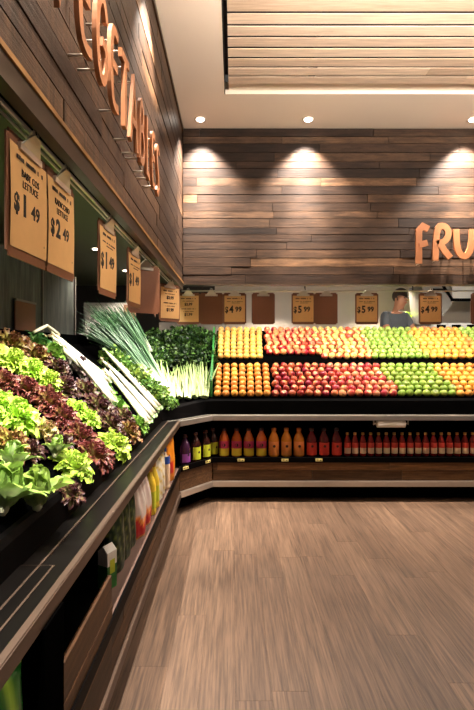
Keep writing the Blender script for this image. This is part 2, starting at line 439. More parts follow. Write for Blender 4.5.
for s in range(3):
    t = thing('display_case', labels[s], 'display case', ((P[s].x + P[s + 1].x) / 2 , (P[s].y + P[s + 1].y) / 2, 0))
    cases.append(t)
    holder = t.location.copy()
    start = len(bpy.data.objects)
    before = set(bpy.data.objects)
    st = 'brown_steel' if s == 0 else 'steel'
    sweep('hand_rail', s, rect(-.006, .018, .774, .822), st, None, bev=.003)
    # worktop ledge, step and bin lip
    sweep('ledge', s, [(.018, .774), (.2, .774), (.2, .808), (.018, .808)], 'black_top', None)
    sweep('ledge_strip', s, [(.105, .808), (.112, .808), (.112, .813), (.105, .813)], 'chrome' if s else 'brown_steel', None)
    za, zb = Z0[s], Z0[s + 1]
    sweep('bin_lip', s, [(.165, .808), (.2, .808), (.222, za), (.2, za), (.185, za - .02)], 'black', None,
          [(.165, .808), (.2, .808), (.222, zb), (.2, zb), (.185, zb - .02)])
    bp0, bp1 = bedprof(za), bedprof(zb)
    if s == 2: bp0 = bp1 = [(d, z - .08 * (d > .5)) for d, z in bp1]
    sweep('sloping_bed', s, bp0, 'black_matte', None, bp1)
    sweep('rear_panel', s, rect(DB, DB + .03, 0, za + (DB - .2) * SL + (.06 if s < 2 else -.12)), 'black_matte', None)
    sweep('cavity_back', s, rect(.46, .48, 0, .774), 'black_matte', None)
    sweep('shelf', s, rect(.0, .46, .385, .405), 'black_matte', None)
    if s == 0: sweep('shelf_liner', s, rect(.0, .09, .405, .407), 'board_dark', None, ends=(1.68, None))  # brown strip stands for the lit front of the shelf
    sweep('shelf_edge', s, rect(-.012, -.0005, .375, .425), 'black', None)
    if s == 0:
        sweep('shelf_end', s, rect(-.012, .46, 0, .774), 'black_matte', None, ends=(1.05, 1.165))
    sweep('bumper_strip', s, rect(-.014, .018, .145, .198), st, None, ends=(1.165, None) if s == 0 else None, bev=.003)
    sweep('kickboard', s, rect(.12, .14, 0, .20), 'black_matte', None)
    sweep('plinth_deck', s, rect(.02, .46, .18, .198), 'black_matte', None)
    # timber front boards
    A = off(s, .0); B = off(s + 1, .0); dirv = (B - A); ln = dirv.length; dirv.normalize(); nn = NIN[s]
    u0 = 0 if s else 1.66 - .3
    axis = 'panel_y' if s == 0 else 'panel_x'
    o = planks('timber_front', u0, ln, .198, .385, .094, 1.3,
           lambda u, v, w, A=A, d=dirv, nn=nn: (A.x + d.x * u - nn.x * (w - .018), A.y + d.y * u - nn.y * (w - .018), v), axis, th=.014, jit=.002, rs=40 + s)
    if s == 0:
        tp = planks('access_panel', 1.165 - .3, 1.66 - .3, .198, .592, .13, 2.3,
             lambda u, v, w, A=A: (A.x + w - .012, A.y + u, v), axis, th=.016, jit=.001, rs=77)
        boxo('tray_frame', (-.66, -.535, .9, 1.29, .8085, .8105), 'brown_steel')
        boxo('tray_cover', (-.655, -.541, .906, 1.284, .8105, .8125), 'black_top')
        sweep('end_panel', s, [(.02, 0), (DB, 0), (DB, .905 + (DB - .2) * SL), (.22, .905), (.165, .808), (.02, .774)], 'black_matte', None, ends=(.28, .30))
    else:
        pass
    for o in set(bpy.data.objects) - before:
        if o.type == 'MESH' and o.parent is None:
            o.parent = t; o.matrix_parent_inverse = Matrix.Translation(-holder)

def lipz(dmax, which): return (.91, .94, .965)[which]
def bed_h(x, y):
    p = Vector((x, y))
    ds = [NIN[0].dot(p - P[0]), NIN[1].dot(p - P[1]), NIN[2].dot(p - P[2])]
    w = max(range(3), key=lambda i: ds[i]); d = ds[w]
    return (.91, .935, .965)[w] - .02 + (d - .22) * SL, d, w
def bedpt(px, py, lift=0.0, dmax=DB):
    """where the sight line of a photo pixel meets the sloping bed raised by lift"""
    a, b = (px - HX) / F, (HY - py) / F
    Y = .8
    while Y < 6.2:
        h, d, w = bed_h(a * Y, Y)
        if d > dmax - .04: break
        if d > .15 and HZ + b * Y <= h + lift: break
        Y += .004
    h, d, w = bed_h(a * Y, Y)
    return Vector((a * Y, Y, max(HZ + b * Y - lift, h) if d <= dmax - .04 else h)), w
BN = [Vector((.605, 0, .796)), Vector((.459, -.395, .796)), Vector((0, -.605, .796))]   # bed normals

# ------------------------------------------------------------------ fruit
def fruit_mesh(name, kind, r, cols, seed, spots=None):
    """apple / orange body with dimples; vertex colours: cols(theta, phi) -> rgba"""
    rnd = random.Random(seed)
    bm = bmesh.new(); cl = bm.verts.layers.float_color.new('Col')
    n, m_ = 16, 11
    rings = []
    ph = rnd.uniform(0, 6)
    def shape(t):
        if kind == 'apple':
            rr = r * math.sin(t) * (1 + .06 * math.cos(t))
            z = r * .93 * math.cos(t)
            if t < .5: z -= r * .28 * (1 - t / .5) ** 1.5
            if t > PI - .45: z += r * .22 * (1 - (PI - t) / .45) ** 1.5
        else:
            rr = r * math.sin(t); z = r * .96 * math.cos(t)
            if t < .2: z -= r * .05
        return rr, z
    for i in range(m_ + 1):
        t = .05 + (PI - .1) * i / m_
        rr, z = shape(t); ring = []
        for k in range(n):
            a = 2 * PI * k / n
            v = bm.verts.new((rr * math.cos(a), rr * math.sin(a), z)); v[cl] = cols(t, a + ph, rnd); ring.append(v)
        rings.append(ring)
    for a, b in zip(rings, rings[1:]):
        for k in range(n): bm.faces.new((a[k], b[k], b[(k + 1) % n], a[(k + 1) % n]))
    bm.faces.new(rings[0]); bm.faces.new(rings[-1][::-1])
    if kind == 'apple':
        rg = tube(bm, [(0, 0, r * .55), (.001, 0, r * .8), (.004, .001, r * 1.02)], [.0016, .0014, .002], 5)
        for q in rg:
            for v in q: v[cl] = rgb(80, 56, 30)
    bm.normal_update()
    me = bpy.data.meshes.new(name); bm.to_mesh(me); bm.free()
    me.polygons.foreach_set('use_smooth', [True] * len(me.polygons))
    me.materials.append(MATS['fruit_skin'])
    return me
attr_mat('fruit_skin', .34, .08, 90, .012, spec=.5)
def lerp(a, b, t):
    t = max(0, min(1, t)); return tuple(a[i] + (b[i] - a[i]) * t for i in range(3)) + (1,)
def c_orange(base, tip):
    return lambda t, a, r: lerp(base, tip, (.12 if t > .3 else .8) + r.uniform(-.06, .06))
def c_apple(main, second, amt, eye):
    def f(t, a, r):
        s = .5 + .5 * math.sin(a + .8 * math.sin(2 * a)) + r.uniform(-.2, .2)
        c = lerp(main, second, amt * 2 * (s - .5) + amt * .4)
        if t > PI - .42 or t < .34: c = lerp(c, eye, .85)
        return c
    return f
FR = {
 'orange': ('orange', c_orange(rgb(226, 150, 62), rgb(190, 120, 40)), .0375),
 'yellow_orange': ('orange', c_orange(rgb(232, 182, 92), rgb(200, 140, 50)), .0375),
 'mandarin': ('orange', c_orange(rgb(226, 156, 66), rgb(150, 140, 50)), .0385),
 'dark_red_apple': ('apple', c_apple(rgb(134, 22, 30), rgb(210, 110, 70), .45, rgb(200, 150, 90)), .0395),
 'red_apple': ('apple', c_apple(rgb(176, 40, 36), rgb(232, 150, 96), .5, rgb(226, 186, 120)), .0395),
 'mixed_apple': ('apple', c_apple(rgb(196, 96, 64), rgb(222, 200, 104), .6, rgb(226, 206, 130)), .0395),
 'pink_apple': ('apple', c_apple(rgb(168, 44, 46), rgb(222, 156, 108), .5, rgb(210, 160, 90)), .0405),
 'green_apple': ('apple', c_apple(rgb(140, 172, 66), rgb(184, 200, 100), .4, rgb(110, 130, 50)), .0395),
 'dark_green_apple': ('apple', c_apple(rgb(126, 152, 52), rgb(176, 190, 84), .4, rgb(110, 130, 50)), .0405),
 'yellow_apple': ('apple', c_apple(rgb(232, 176, 74), rgb(230, 150, 74), .5, rgb(200, 150, 60)), .0395),
}
MESH = {}
for k, (kind, cf, r) in FR.items():
    MESH[k] = [fruit_mesh(k, kind, r, cf, 10 + i) for i in range(3)]
TIER = {'lower': dict(y0=4.37, z0=1.005, y1=4.77, z1=1.265, rows=7), 'upper': dict(y0=4.88, z0=1.375, y1=5.27, z1=1.69, rows=8)}
# photo boundaries at the front row and the rear row of each tier (world X)
def X(px, Y): return (px - HX) / F * Y
REG = {
 'lower': [('orange', 'orange', 214, 271, 215.5, 268.5, 'round orange piled in the lower tray of the back display, far left'),
           ('dark_red_apple', 'nectarine', 272, 334, 269.5, 327, 'dark red nectarine in the lower tray between the oranges and pinker apples'),
           ('pink_apple', 'apple', 335, 398, 328, 378, 'large pinkish red apple in the lower tray beside the green apples'),
           ('dark_green_apple', 'apple', 401, 457, 381, 432, 'green apple in the lower tray between red apples and orange fruit'),
           ('mandarin', 'orange', 460, 500, 435, 480, 'orange citrus fruit in the lower tray at the right edge')],
 'upper': [('yellow_orange', 'orange', 217, 263, 218, 262, 'golden orange in the upper tray of the back display, far left'),
           ('red_apple', 'apple', 267, 317, 265, 309, 'red and pale blushed apple in the upper tray next to golden oranges'),
           ('mixed_apple', 'apple', 319, 371, 311, 360, 'yellow and red mottled apple in the upper tray left of green apples'),
           ('green_apple', 'apple', 373, 425, 362, 407, 'bright green apple in the upper tray above the red apples'),
           ('yellow_apple', 'orange', 428, 488, 409, 457, 'golden yellow orange in the upper tray, right of green apples'),  # built on the apple body, filed with the oranges
           ('green_apple', 'apple', 491, 512, 460, 484, 'bright green apple in the upper tray at the right edge')],
}
rnd = random.Random(21)
def put_fruit(k, nm, lab, tier, x, y, z):
    o = bpy.data.objects.new(nm, rnd.choice(MESH[k])); C.objects.link(o)
    o.location = (x + rnd.uniform(-.003, .003), y + rnd.uniform(-.003, .003), z + rnd.uniform(-.003, .003))
    if nm == 'apple' and tier == 'upper' and rnd.random() < .85:      # blossom end faces the aisle
        o.rotation_euler = (R(-90 + rnd.uniform(-30, 25)), rnd.uniform(-.4, .4), rnd.uniform(-.4, .4))
    else:
        o.rotation_euler = (rnd.uniform(-.9, .9), rnd.uniform(-.7, .7), rnd.uniform(0, 6.28))
    o.scale = [rnd.uniform(.97, 1.04)] * 3
    tag(o, lab, nm, lab.split(' in the')[0].split(' piled')[0].replace('round ', '') + 's in the ' + tier + ' tray' + (' at the right edge' if 'right edge' in lab else ''))
for tier, T in TIER.items():
    pitch = .0855 if tier == 'lower' else .082
    for row in range(T['rows']):
        f = row / (T['rows'] - 1)
        y = T['y0'] + (T['y1'] - T['y0']) * f; z = T['z0'] + (T['z1'] - T['z0']) * f
        regs = [(r_[0], r_[1], r_[6], X(r_[2] + (r_[4] - r_[2]) * f, y), X(r_[3] + (r_[5] - r_[3]) * f, y)) for r_ in REG[tier]]
        k, nm, lab, xa, xb = regs[0]; r = FR[k][2]
        for i in range(7): put_fruit(k, nm, lab, tier, xa + r + (xb - xa - 2 * r) * i / 6, y, z)
        x = xb + r + .006 + ((-.36 * row * pitch) % pitch) * .55
        xend = regs[-1][4]
        while x < xend:
            for j in range(1, len(regs)):
                if x < (regs[j][4] + (regs[j + 1][3] if j + 1 < len(regs) else 99)) / 2: break
            k, nm, lab, xa, xb = regs[j]
            if not (k == 'red_apple' and row == 0): put_fruit(k, nm, lab, tier, x, y, z)
            x += pitch

# trays under the fruit
FX0, FX1 = -.2, 3.55
def tray(name, label, y0, y1, z0, z1, front):
    t = thing(name, label, 'display tray', ((FX0 + FX1) / 2, y0, z0))
    bm = bmesh.new()
    bl = 3.55
    v = []
    for x in (FX0 - .0, FX1):
        v.append([bm.verts.new(p) for p in ((x, y0, z0 - front), (x, y0, z0), (x, y1, z1), (x, y1, z1 - .02), (x, y1 - .0, z0 - front))])
    n = 5
    for k in range(n): bm.faces.new((v[0][k], v[0][(k + 1) % n], v[1][(k + 1) % n], v[1][k]))
    bm.faces.new(v[0][::-1]); bm.faces.new(v[1])
    bmesh.ops.translate(bm, verts=bm.verts[:], vec=-t.location)
    bmesh.ops.recalc_face_normals(bm, faces=bm.faces[:])
    obj('tray_body', bm, 'black_matte', t)
    bm = bmesh.new(); box(bm, FX0, FX1, y0 - .006, y0, z0 - front, z0 + .022)
    bmesh.ops.translate(bm, verts=bm.verts[:], vec=-t.location); obj('front_lip', bm, 'black', t)
    return t
tl_ = tray('fruit_tray', 'black sloping lower fruit tray of the back display', 4.335, 4.80, .955, 1.235, .03)
tu_ = tray('fruit_tray', 'black sloping upper fruit tray raised behind the lower one', 4.835, 5.32, 1.312, 1.68, .07)
d = boxo('green_divider', (-.232, -.212, 4.36, 5.1, .98, 1.36), 'green_panel')
me = d.data
for v in me.vertices:
    if v.co.z > 1.2: v.co.z = 1.12 + (v.co.y - 4.36) * .78 + .02
    else: v.co.z = .95 + (v.co.y - 4.36) * .7
tag(d, 'bright green divider panel between the oranges and the celery', 'divider')
g = boxo('green_divider', (X(309, 4.82), X(323, 4.82), 4.818, 4.826, 1.262, 1.285), 'green_panel')
tag(g, 'small green strip between the two fruit trays behind the red apples', 'divider')

# ------------------------------------------------------------------ salad greens
attr_mat('leaf', .42, .16, 45, .01, spec=.35, transl=.2)
attr_mat('stalk', .38, .06, 40, .004, spec=.4, transl=.1)
def leaf(bm, cl, base, direction, up, L, Wd, frill, curl, cb, ct, rnd, nu=8, nv=9, ffreq=9, rib=.12, taper=.55, edge=None):
    """one leaf blade as a grid: base point, direction it grows, up = side it faces"""
    d = Vector(direction).normalized(); s = d.cross(up).normalized(); u = s.cross(d).normalized()
    ph = rnd.uniform(0, 6); ph2 = rnd.uniform(0, 6)
    grid = []
    for j in range(nv):
        t = j / (nv - 1)
        w = Wd * (rib + (1 - rib) * (math.sin(PI * min(1, t ** taper * .93)) ** .8 if t > 0 else 0)) if t < .97 else Wd * .25
        ang = curl * t * t
        cx = L * (math.sin(ang) / ang * t if abs(ang) > 1e-3 else t); cz = L * ((1 - math.cos(ang)) / ang * t if abs(ang) > 1e-3 else 0)
        row = []
        for i in range(nu):
            q = i / (nu - 1) * 2 - 1
            e = abs(q) ** 1.6
            wav = frill * L * (e + .35 * t) * t * (math.sin(ffreq * t * 2.2 + ph + q * 3.1) + .6 * math.sin(ffreq * 1.9 * q + ph2 + t * 5))
            p = base + d * (cx + frill * L * .5 * e * math.sin(ffreq * 1.3 * t + ph2)) + s * (q * w * .5) + u * (cz * -1 + wav + (q * q) * w * .22)
            v = bm.verts.new(p)
            k = t * .9 + e * .25
            c = lerp(cb, ct, k * 1.15 + rnd.uniform(-.1, .1))
            if edge is not None: c = lerp(c, edge, max(0, (k - .55) * 2.0) * rnd.uniform(.6, 1.2))
            if abs(q) < .2: c = lerp(c, cb, .6 * (1 - t))
            v[cl] = c
            row.append(v)
        grid.append(row)
    for a, b in zip(grid, grid[1:]):
        for i in range(nu - 1): bm.faces.new((a[i], a[i + 1], b[i + 1], b[i]))
KIND = {
 # pale base, tip, edge, n leaves, frill, width ratio
 'green_frilly': (rgb(222, 232, 150), rgb(168, 204, 66), rgb(186, 216, 84), 60, .10, .50),
 'red_frilly': (rgb(146, 150, 78), rgb(124, 66, 50), rgb(104, 42, 44), 62, .10, .48),
 'red_oak': (rgb(150, 160, 90), rgb(86, 44, 38), rgb(58, 26, 32), 38, .10, .52),
 'bronze_oak': (rgb(186, 190, 100), rgb(132, 112, 44), rgb(104, 52, 34), 38, .10, .52),
 'dark_green': (rgb(170, 200, 120), rgb(56, 104, 36), rgb(44, 88, 34), 24, .07, .72),
 'mid_green': (rgb(200, 216, 130), rgb(112, 160, 56), rgb(92, 142, 46), 26, .09, .68),
 'grey_red': (rgb(200, 196, 176), rgb(96, 92, 80), rgb(70, 40, 50), 24, .07, .7),
 'pale_speckled': (rgb(226, 224, 166), rgb(186, 186, 110), rgb(140, 90, 70), 34, .11, .6),
}
def head_mesh(kind, seed):
    cb, ct, ed, n, fr, wr = KIND[kind]
    rnd = random.Random(seed)
    bm = bmesh.new(); cl = bm.verts.layers.float_color.new('Col')
    for i in range(n):
        f = (i + .5) / n
        el = R(84 - 78 * f ** .85)
        az = i * 2.39996 + rnd.uniform(-.25, .25)
        d = Vector((math.cos(az) * math.cos(el), math.sin(az) * math.cos(el), math.sin(el)))
        up = Vector((-math.cos(az) * math.sin(el), -math.sin(az) * math.sin(el), math.cos(el)))
        L = 1.0 * (.86 + .22 * f) * rnd.uniform(.9, 1.08)
        leaf(bm, cl, Vector((0, 0, -.25)) + d * .05, d, up, L, wr * rnd.uniform(.85, 1.1), fr, rnd.uniform(.1, .9) * (1 if f > .3 else -.6), cb, ct, rnd, nu=10, nv=11, ffreq=15, edge=ed)
    me = bpy.data.meshes.new(kind); bm.to_mesh(me); bm.free()
    me.polygons.foreach_set('use_smooth', [True] * len(me.polygons)); me.materials.append(MATS['leaf'])
    return me
HM = {}
def head(kind, px, py, dia, label, cat='lettuce', name='lettuce', lift=.35, group=None, squash=.8):
    if kind not in HM: HM[kind] = [head_mesh(kind, 100 + i + len(kind)) for i in range(2)]
    p, w = bedpt(px, py, .05)
    r = dia / F * p.y * .5 * 1.12
    o = bpy.data.objects.new(name, HM[kind][int(px + py) % 2]); C.objects.link(o)
    nrm = (BN[w] + Vector((.3, -.5, .1)) * .5).normalized()
    o.location = p + BN[w] * (.03)
    q = nrm.to_track_quat('Z', 'Y') @ Euler((0, 0, (px * 1.7 + py) % 6.28)).to_quaternion()
    o.rotation_mode = 'QUATERNION'; o.rotation_quaternion = q
    o.scale = (r, r, r * squash)
    return tag(o, label, cat, group)
G, RF, RO, BO, DG, MG, GR, PS = 'green_frilly', 'red_frilly', 'red_oak', 'bronze_oak', 'dark_green', 'mid_green', 'grey_red', 'pale_speckled'
HEADS = [
 (G, 112, 440, 34, 'lone bright green frilly lettuce at the front of the bin, farthest along'),
 (RF, 92, 450, 38, 'red frilly lettuce at the bin front just left of the lone green one'),
 (RF, 78, 432, 38, 'red frilly lettuce above and left of the frontmost red one'),
 (G, 70, 460, 40, 'bright green frilly lettuce at the bin front beside the green cos'),
 (RO, 66, 487, 30, 'dark red leaf lettuce drooping below the front green frilly one'),
 (RF, 60, 412, 36, 'red frilly lettuce in the second row behind the frontmost reds'),
 (RF, 46, 398, 42, 'broad red frilly lettuce in the middle of the pile'),
 (RF, 22, 384, 36, 'red frilly lettuce between the two bands of green ones'),
 (RF, 2, 376, 30, 'red frilly lettuce cut by the left edge of the photo'),
 (PS, 40, 424, 32, 'pale cream green speckled lettuce behind the green cos'),
 (RO, 58, 438, 28, 'dark red leaf lettuce behind the front green frilly one'),
 (G, 10, 410, 52, 'large bright green frilly lettuce at left, above the bronze leaves'),
 (G, -8, 398, 40, 'bright green frilly lettuce at the left photo edge above the large one'),
 (BO, 8, 438, 40, 'bronze leaf lettuce at left below the large green frilly one'),
 (RO, 26, 444, 30, 'dark red leaf lettuce between the bronze one and the cos'),
 (G, 74, 405, 26, 'small green frilly lettuce right of the broad red one'),
 (G, 86, 414, 24, 'small green frilly lettuce between red frilly and dark oak leaf'),
 (RO, 97, 404, 36, 'dark oak leaf lettuce above the small green frilly pair'),
 (RO, 108, 420, 32, 'dark oak leaf lettuce just above the lone green one'),
 (BO, 126, 428, 30, 'bronze tinged lettuce right of the lone green one'),
 (G, 44, 376, 34, 'green frilly lettuce in the upper green band, rightmost'),
 (G, 28, 366, 36, 'green frilly lettuce in the upper green band, middle'),
 (G, 8, 356, 38, 'green frilly lettuce in the upper green band, by the left edge'),
 (RO, 84, 388, 32, 'dark oak leaf lettuce below the grey leaved one'),
 (RO, 62, 384, 34, 'dark red oak leaf lettuce right of the upper green band'),
 (RO, 54, 366, 34, 'dark red oak leaf lettuce with curled pale ribs near the upper middle'),
 (BO, 32, 352, 38, 'bronze green oak leaf lettuce above the upper green band'),
 (BO, 8, 336, 40, 'bronze oak leaf lettuce at the top left of the pile'),
 (DG, 36, 334, 34, 'dark green leafy lettuce at the top beside the leeks'),
 (MG, 50, 350, 36, 'mid green leafy lettuce under the leek tops'),
 (GR, 74, 364, 38, 'grey green and purple leaved lettuce beside the upper leeks'),
 (DG, 92, 372, 30, 'dark green lettuce between the grey one and lower leeks'),
 (MG, 102, 388, 28, 'mid green lettuce beside the lower leeks, upper'),
 (MG, 114, 402, 28, 'mid green lettuce beside the lower leeks, middle'),
 (RO, 122, 414, 26, 'dark oak leaf lettuce beside the lower leeks'),
 (MG, 136, 420, 24, 'mid green lettuce at the foot of the lower leeks'),
 (BO, 18, 322, 30, 'bronze oak leaf lettuce at the very top edge of the pile'),
]
for h in HEADS: head(*h)

def cos_lettuce(px, py, size, label, tilt, seed, name='cos_lettuce', n=14):
    """open cos head: white butt towards the aisle, broad smooth leaves"""
    rnd = random.Random(seed)
    p, w = bedpt(px, py, .02)
    t = thing(name, label, 'lettuce', p + BN[w] * .03)
    axis = Vector(tilt).normalized()
    q = axis.to_track_quat('Z', 'Y').to_matrix()
    bm = bmesh.new(); cl = bm.verts.layers.float_color.new('Col')
    wh, pg, dg = rgb(226, 226, 180), rgb(132, 166, 70), rgb(52, 92, 34)
    for i in range(n):
        f = (i + .5) / n; az = i * 2.4 + rnd.uniform(-.2, .2); el = R(86 - 40 * f)
        d = q @ Vector((math.cos(az) * math.cos(el), math.sin(az) * math.cos(el), math.sin(el)))
        up = q @ Vector((-math.cos(az) * math.sin(el), -math.sin(az) * math.sin(el), math.cos(el)))
        leaf(bm, cl, d * .01, d, up, size * rnd.uniform(.85, 1.1), size * .58 * rnd.uniform(.85, 1.15), .05, rnd.uniform(.2, 1.0) if f > .65 else rnd.uniform(-1.0, -.4), lerp(wh, pg, .55), lerp(rgb(120, 156, 60), dg, rnd.random()), rnd, nu=11, nv=13, ffreq=7, rib=.34, taper=.75, edge=rgb(150, 184, 80))
    obj('leaves', bm, 'leaf', t, True)
    bm = bmesh.new(); cl = bm.verts.layers.float_color.new('Col')
    M = q.to_4x4()
    lathe(bm, [(size * .07, -size * .06), (size * .12, size * .02), (size * .15, size * .16), (size * .13, size * .34), (size * .05, size * .42)], 14, M)
    for v in bm.verts: v[cl] = lerp(rgb(240, 236, 210), rgb(196, 208, 140), v.co.length / (size * .4))
    obj('white_butt', bm, 'stalk', t, True)
    return t
cos_lettuce(32, 510, .132, 'large open green cos lettuce with white butt at the bin front', (-.02, .0, 1), 5, n=20)
cos_lettuce(-4, 515, .14, 'green cos lettuce at the left photo edge beside the large cos', (.1, .25, 1), 8)
cos_lettuce(8, 474, .10, 'green cos lettuce behind the large one, near the left edge', (.0, .2, 1), 12)
cos_lettuce(50, 458, .085, 'smaller green cos lettuce tucked behind the large cos', (.1, .35, 1), 9)

# leeks: long white shanks lying across the slope
def leek(p0, p1, r, label, seed, hook=True):
    rnd = random.Random(seed)
    a = p0; b = p1; dv = (b - a); L = dv.length
    t = thing('leek', label, 'leek', a)
    bm = bmesh.new(); cl = bm.verts.layers.float_color.new('Col')
    pts = [dv * f + Vector((0, 0, .012 * math.sin(PI * f))) for f in (0, .02, .08, .3, .6, .85, 1)]
    rs = [r * .12, r * .35, r * .7, r * .95, r, r * 1.05, r * .95]
    bend = Vector((rnd.uniform(-.02, .02), rnd.uniform(-.02, .02), rnd.uniform(-.01, .03)))
    pts = [p + bend * (1 - i / 6) ** 2 * 2 for i, p in enumerate(pts)]
    for i, ring in enumerate(tube(bm, pts, rs, 12)):
        for j, v in enumerate(ring): v[cl] = lerp(lerp(rgb(214, 220, 160), rgb(236, 230, 208), i / 3), rgb(206, 200, 160), (.35 if (j * 7 + seed) % 3 == 0 else 0) + (.3 if i == 6 else 0))
    obj('shank', bm, 'stalk', t, True)
    bm = bmesh.new(); cl = bm.verts.layers.float_color.new('Col')
    dn = dv.normalized()
    for k in range(4):
        s = Vector((rnd.uniform(-.4, .4), rnd.uniform(-.4, .4), rnd.uniform(-.1, .4)))
        leaf(bm, cl, dv * .93, dn + s * .35, Vector((.3, -.4, .8)), L * .12, r * 1.6, .01, rnd.uniform(-.3, .5), rgb(214, 220, 160), rgb(120, 150, 90), rnd, nu=5, nv=7, rib=.8)
    obj('leaf_tops', bm, 'leaf', t, True)
    bm = bmesh.new(); cl = bm.verts.layers.float_color.new('Col')
    for k in range(12):
        v = Vector((rnd.uniform(-1, 1), rnd.uniform(-1, 1), rnd.uniform(-1, 1))) * .016 - dn * .018
        for ring in tube(bm, [(0, 0, 0), v], [.0022, .0008], 4):
            for q in ring: q[cl] = rgb(206, 184, 140)
    obj('roots', bm, 'stalk', t)
LK = []; LKL = []
for i in range(6):
    LK.append(((44 + i * 2.4 + (i % 2) * 4, 318 + i * 5.2), (104 + i * 1.2, 374 + i * 5))); LKL.append('white leek in the upper bundle, ' + ('topmost', 'second from the top', 'third from the top', 'fourth from the top', 'fifth from the top', 'lowest against the lettuces')[i])
for i in range(6):
    LK.append(((98 + (i % 2) * 5 + i * .6, 345 + i * 5.6), (156 - i * 2.6, 403 + i * 3.2))); LKL.append('white leek in the lower bundle, ' + ('nearest the herbs', 'second from the herbs', 'third from the herbs', 'fourth from the herbs', 'fifth from the herbs', 'lowest at the bin front')[i])
for i, (a, b) in enumerate(LK):
    up, _ = bedpt(*a, .11); dn_, _ = bedpt(*b, .08)
    leek(up + Vector((.05, -.06, .08 + .008 * (i % 2))), dn_ + Vector((.04, -.05, .055 + .008 * (i % 2))), .0195, LKL[i], i)
# two hooked leek ends standing at the top of the bundle
up, _ = bedpt(47, 322, .1)
hk = thing('leek', 'bent leek tops forming a peak above the upper bundle', 'leek', up)
bm = bmesh.new(); cl = bm.verts.layers.float_color.new('Col')
b0, b1, b2 = (bedpt(34, 326, .12)[0] + Vector((0, 0, .11)) - up), (bedpt(47, 318, .12)[0] + Vector((0, 0, .17)) - up), (bedpt(58, 334, .12)[0] + Vector((0, 0, .11)) - up)
for ring in tube(bm, [b0, b0.lerp(b1, .5), b1, b1.lerp(b2, .5), b2], [.010, .014, .012, .018, .02], 8):
    for v in ring: v[cl] = rgb(236, 230, 196)
obj('shank', bm, 'stalk', hk, True)

# spring onions: bunches of long thin tubular leaves
def onion_mesh(seed, n=44, L=1.0, spread=.15, white=.16, rad=.0062, cw=rgb(232, 236, 206), cg=rgb(34, 70, 38), cg2=rgb(88, 128, 84), droop=.12):
    rnd = random.Random(seed)
    bm = bmesh.new(); cl = bm.verts.layers.float_color.new('Col')
    for i in range(n):
        a = rnd.uniform(0, 6.28); rr = rnd.random() ** .5
        b = Vector((math.cos(a), math.sin(a) * .6, 0)) * rr * .028
        e = Vector((math.cos(a), math.sin(a) * .45, 0)) * rr * spread + Vector((rnd.uniform(-.04, .04), rnd.uniform(-.04, .04), 0))
        l = L * rnd.uniform(.75, 1.08); dr = rnd.uniform(-.3, 1) * droop
        pts = []
        for k in range(7):
            t = k / 6
            pts.append(b.lerp(b + e, t ** 1.4) + Vector((0, -dr * t * t * t * L, l * t)))
        col = lerp(cg, cg2, rnd.random())
        for k, ring in enumerate(tube(bm, pts, [rad * s for s in (1.5, 1.2, 1.2, 1.25, 1.1, .8, .25)], 5, cap=False)):
            for v in ring: v[cl] = lerp(cw, col, (k / 6 - white * .5) / max(.01, white))
    bmesh.ops.recalc_face_normals(bm, faces=bm.faces[:])
    me = bpy.data.meshes.new('bunch'); bm.to_mesh(me); bm.free()
    me.polygons.foreach_set('use_smooth', [True] * len(me.polygons)); me.materials.append(MATS['stalk'])
    return me
OM = [onion_mesh(i) for i in range(3)]
CM = [onion_mesh(i + 20, n=11, L=1, spread=.12, white=.8, rad=.010, cw=rgb(190, 206, 138), cg=rgb(122, 160, 70), cg2=rgb(84, 130, 48), droop=.02) for i in range(2)]
def bunch(name, mesh, px0, py0, px1, py1, label, cat, stand=.0, lift=.05, wide=1.0, group=None):
    a, wa = bedpt(px0, py0, lift); b, wb = bedpt(px1, py1, lift)
    a = a + BN[wa] * lift; b = b + BN[wb] * lift + Vector((0, 0, stand))
    o = bpy.data.objects.new(name, mesh); C.objects.link(o)
    d = b - a; L = d.length
    o.rotation_mode = 'QUATERNION'; z = d.normalized(); n = BN[wa]
    y = (n - z * n.dot(z)).normalized(); x = y.cross(z)
    o.rotation_quaternion = Matrix((x, y, z)).transposed().to_quaternion()
    o.location = a; o.scale = (wide * max(.45, L), wide * max(.45, L), L)
    tag(o, label, cat, group)
    return o
SO = [((164, 386), (118, 336), 'lowest in the fan, nearest the celery'), ((158, 384), (106, 338), 'second in the lower fan'), ((150, 380), (98, 336), 'third in the lower fan'),
      ((142, 374), (90, 334), 'fourth in the lower fan'), ((136, 366), (80, 322), 'lying at the lettuce side of the fan'), ((152, 366), (112, 322), 'in the upper fan below the blank board'),
      ((140, 352), (96, 308), 'in the upper fan, with tips near the white crates'), ((128, 350), (86, 304), 'in the upper fan, far left tips upright'), ((148, 350), (120, 308), 'upright behind the fan below the price boards'), ((134, 346), (108, 312), 'in the upper fan, middle')]
for i, (a, b, w) in enumerate(SO):
    bunch('spring_onion_bunch', OM[i % 3], *a, *b, 'bunch of dark green spring onions ' + w, 'spring onions', stand=.18 if i < 5 else .32, lift=.085 + .012 * (i % 3))
CL = [(163, 396, 158, 358), (171, 396, 165, 366), (178, 396, 176, 368), (186, 397, 186, 366), (193, 396, 193, 360), (200, 396, 201, 364), (205, 396, 205, 356), (176, 352, 172, 330), (190, 350, 190, 332), (200, 348, 203, 330), (153, 346, 149, 326)]
CLL = ['far left beside the spring onions', 'second from the spring onions', 'third from the spring onions', 'fourth from the spring onions', 'fifth, left of the last two', 'next to last before the green divider', 'last, touching the green divider',
       'in the rear row, left', 'in the rear row, middle', 'in the rear row, right', 'pale, high behind the spring onions']
for i, c in enumerate(CL):
    bunch('celery_bunch', CM[i % 2], *c, 'bunch of pale celery stalks ' + CLL[i], 'celery', stand=.03, lift=.04, wide=1.5 if i < 7 else 1.1)
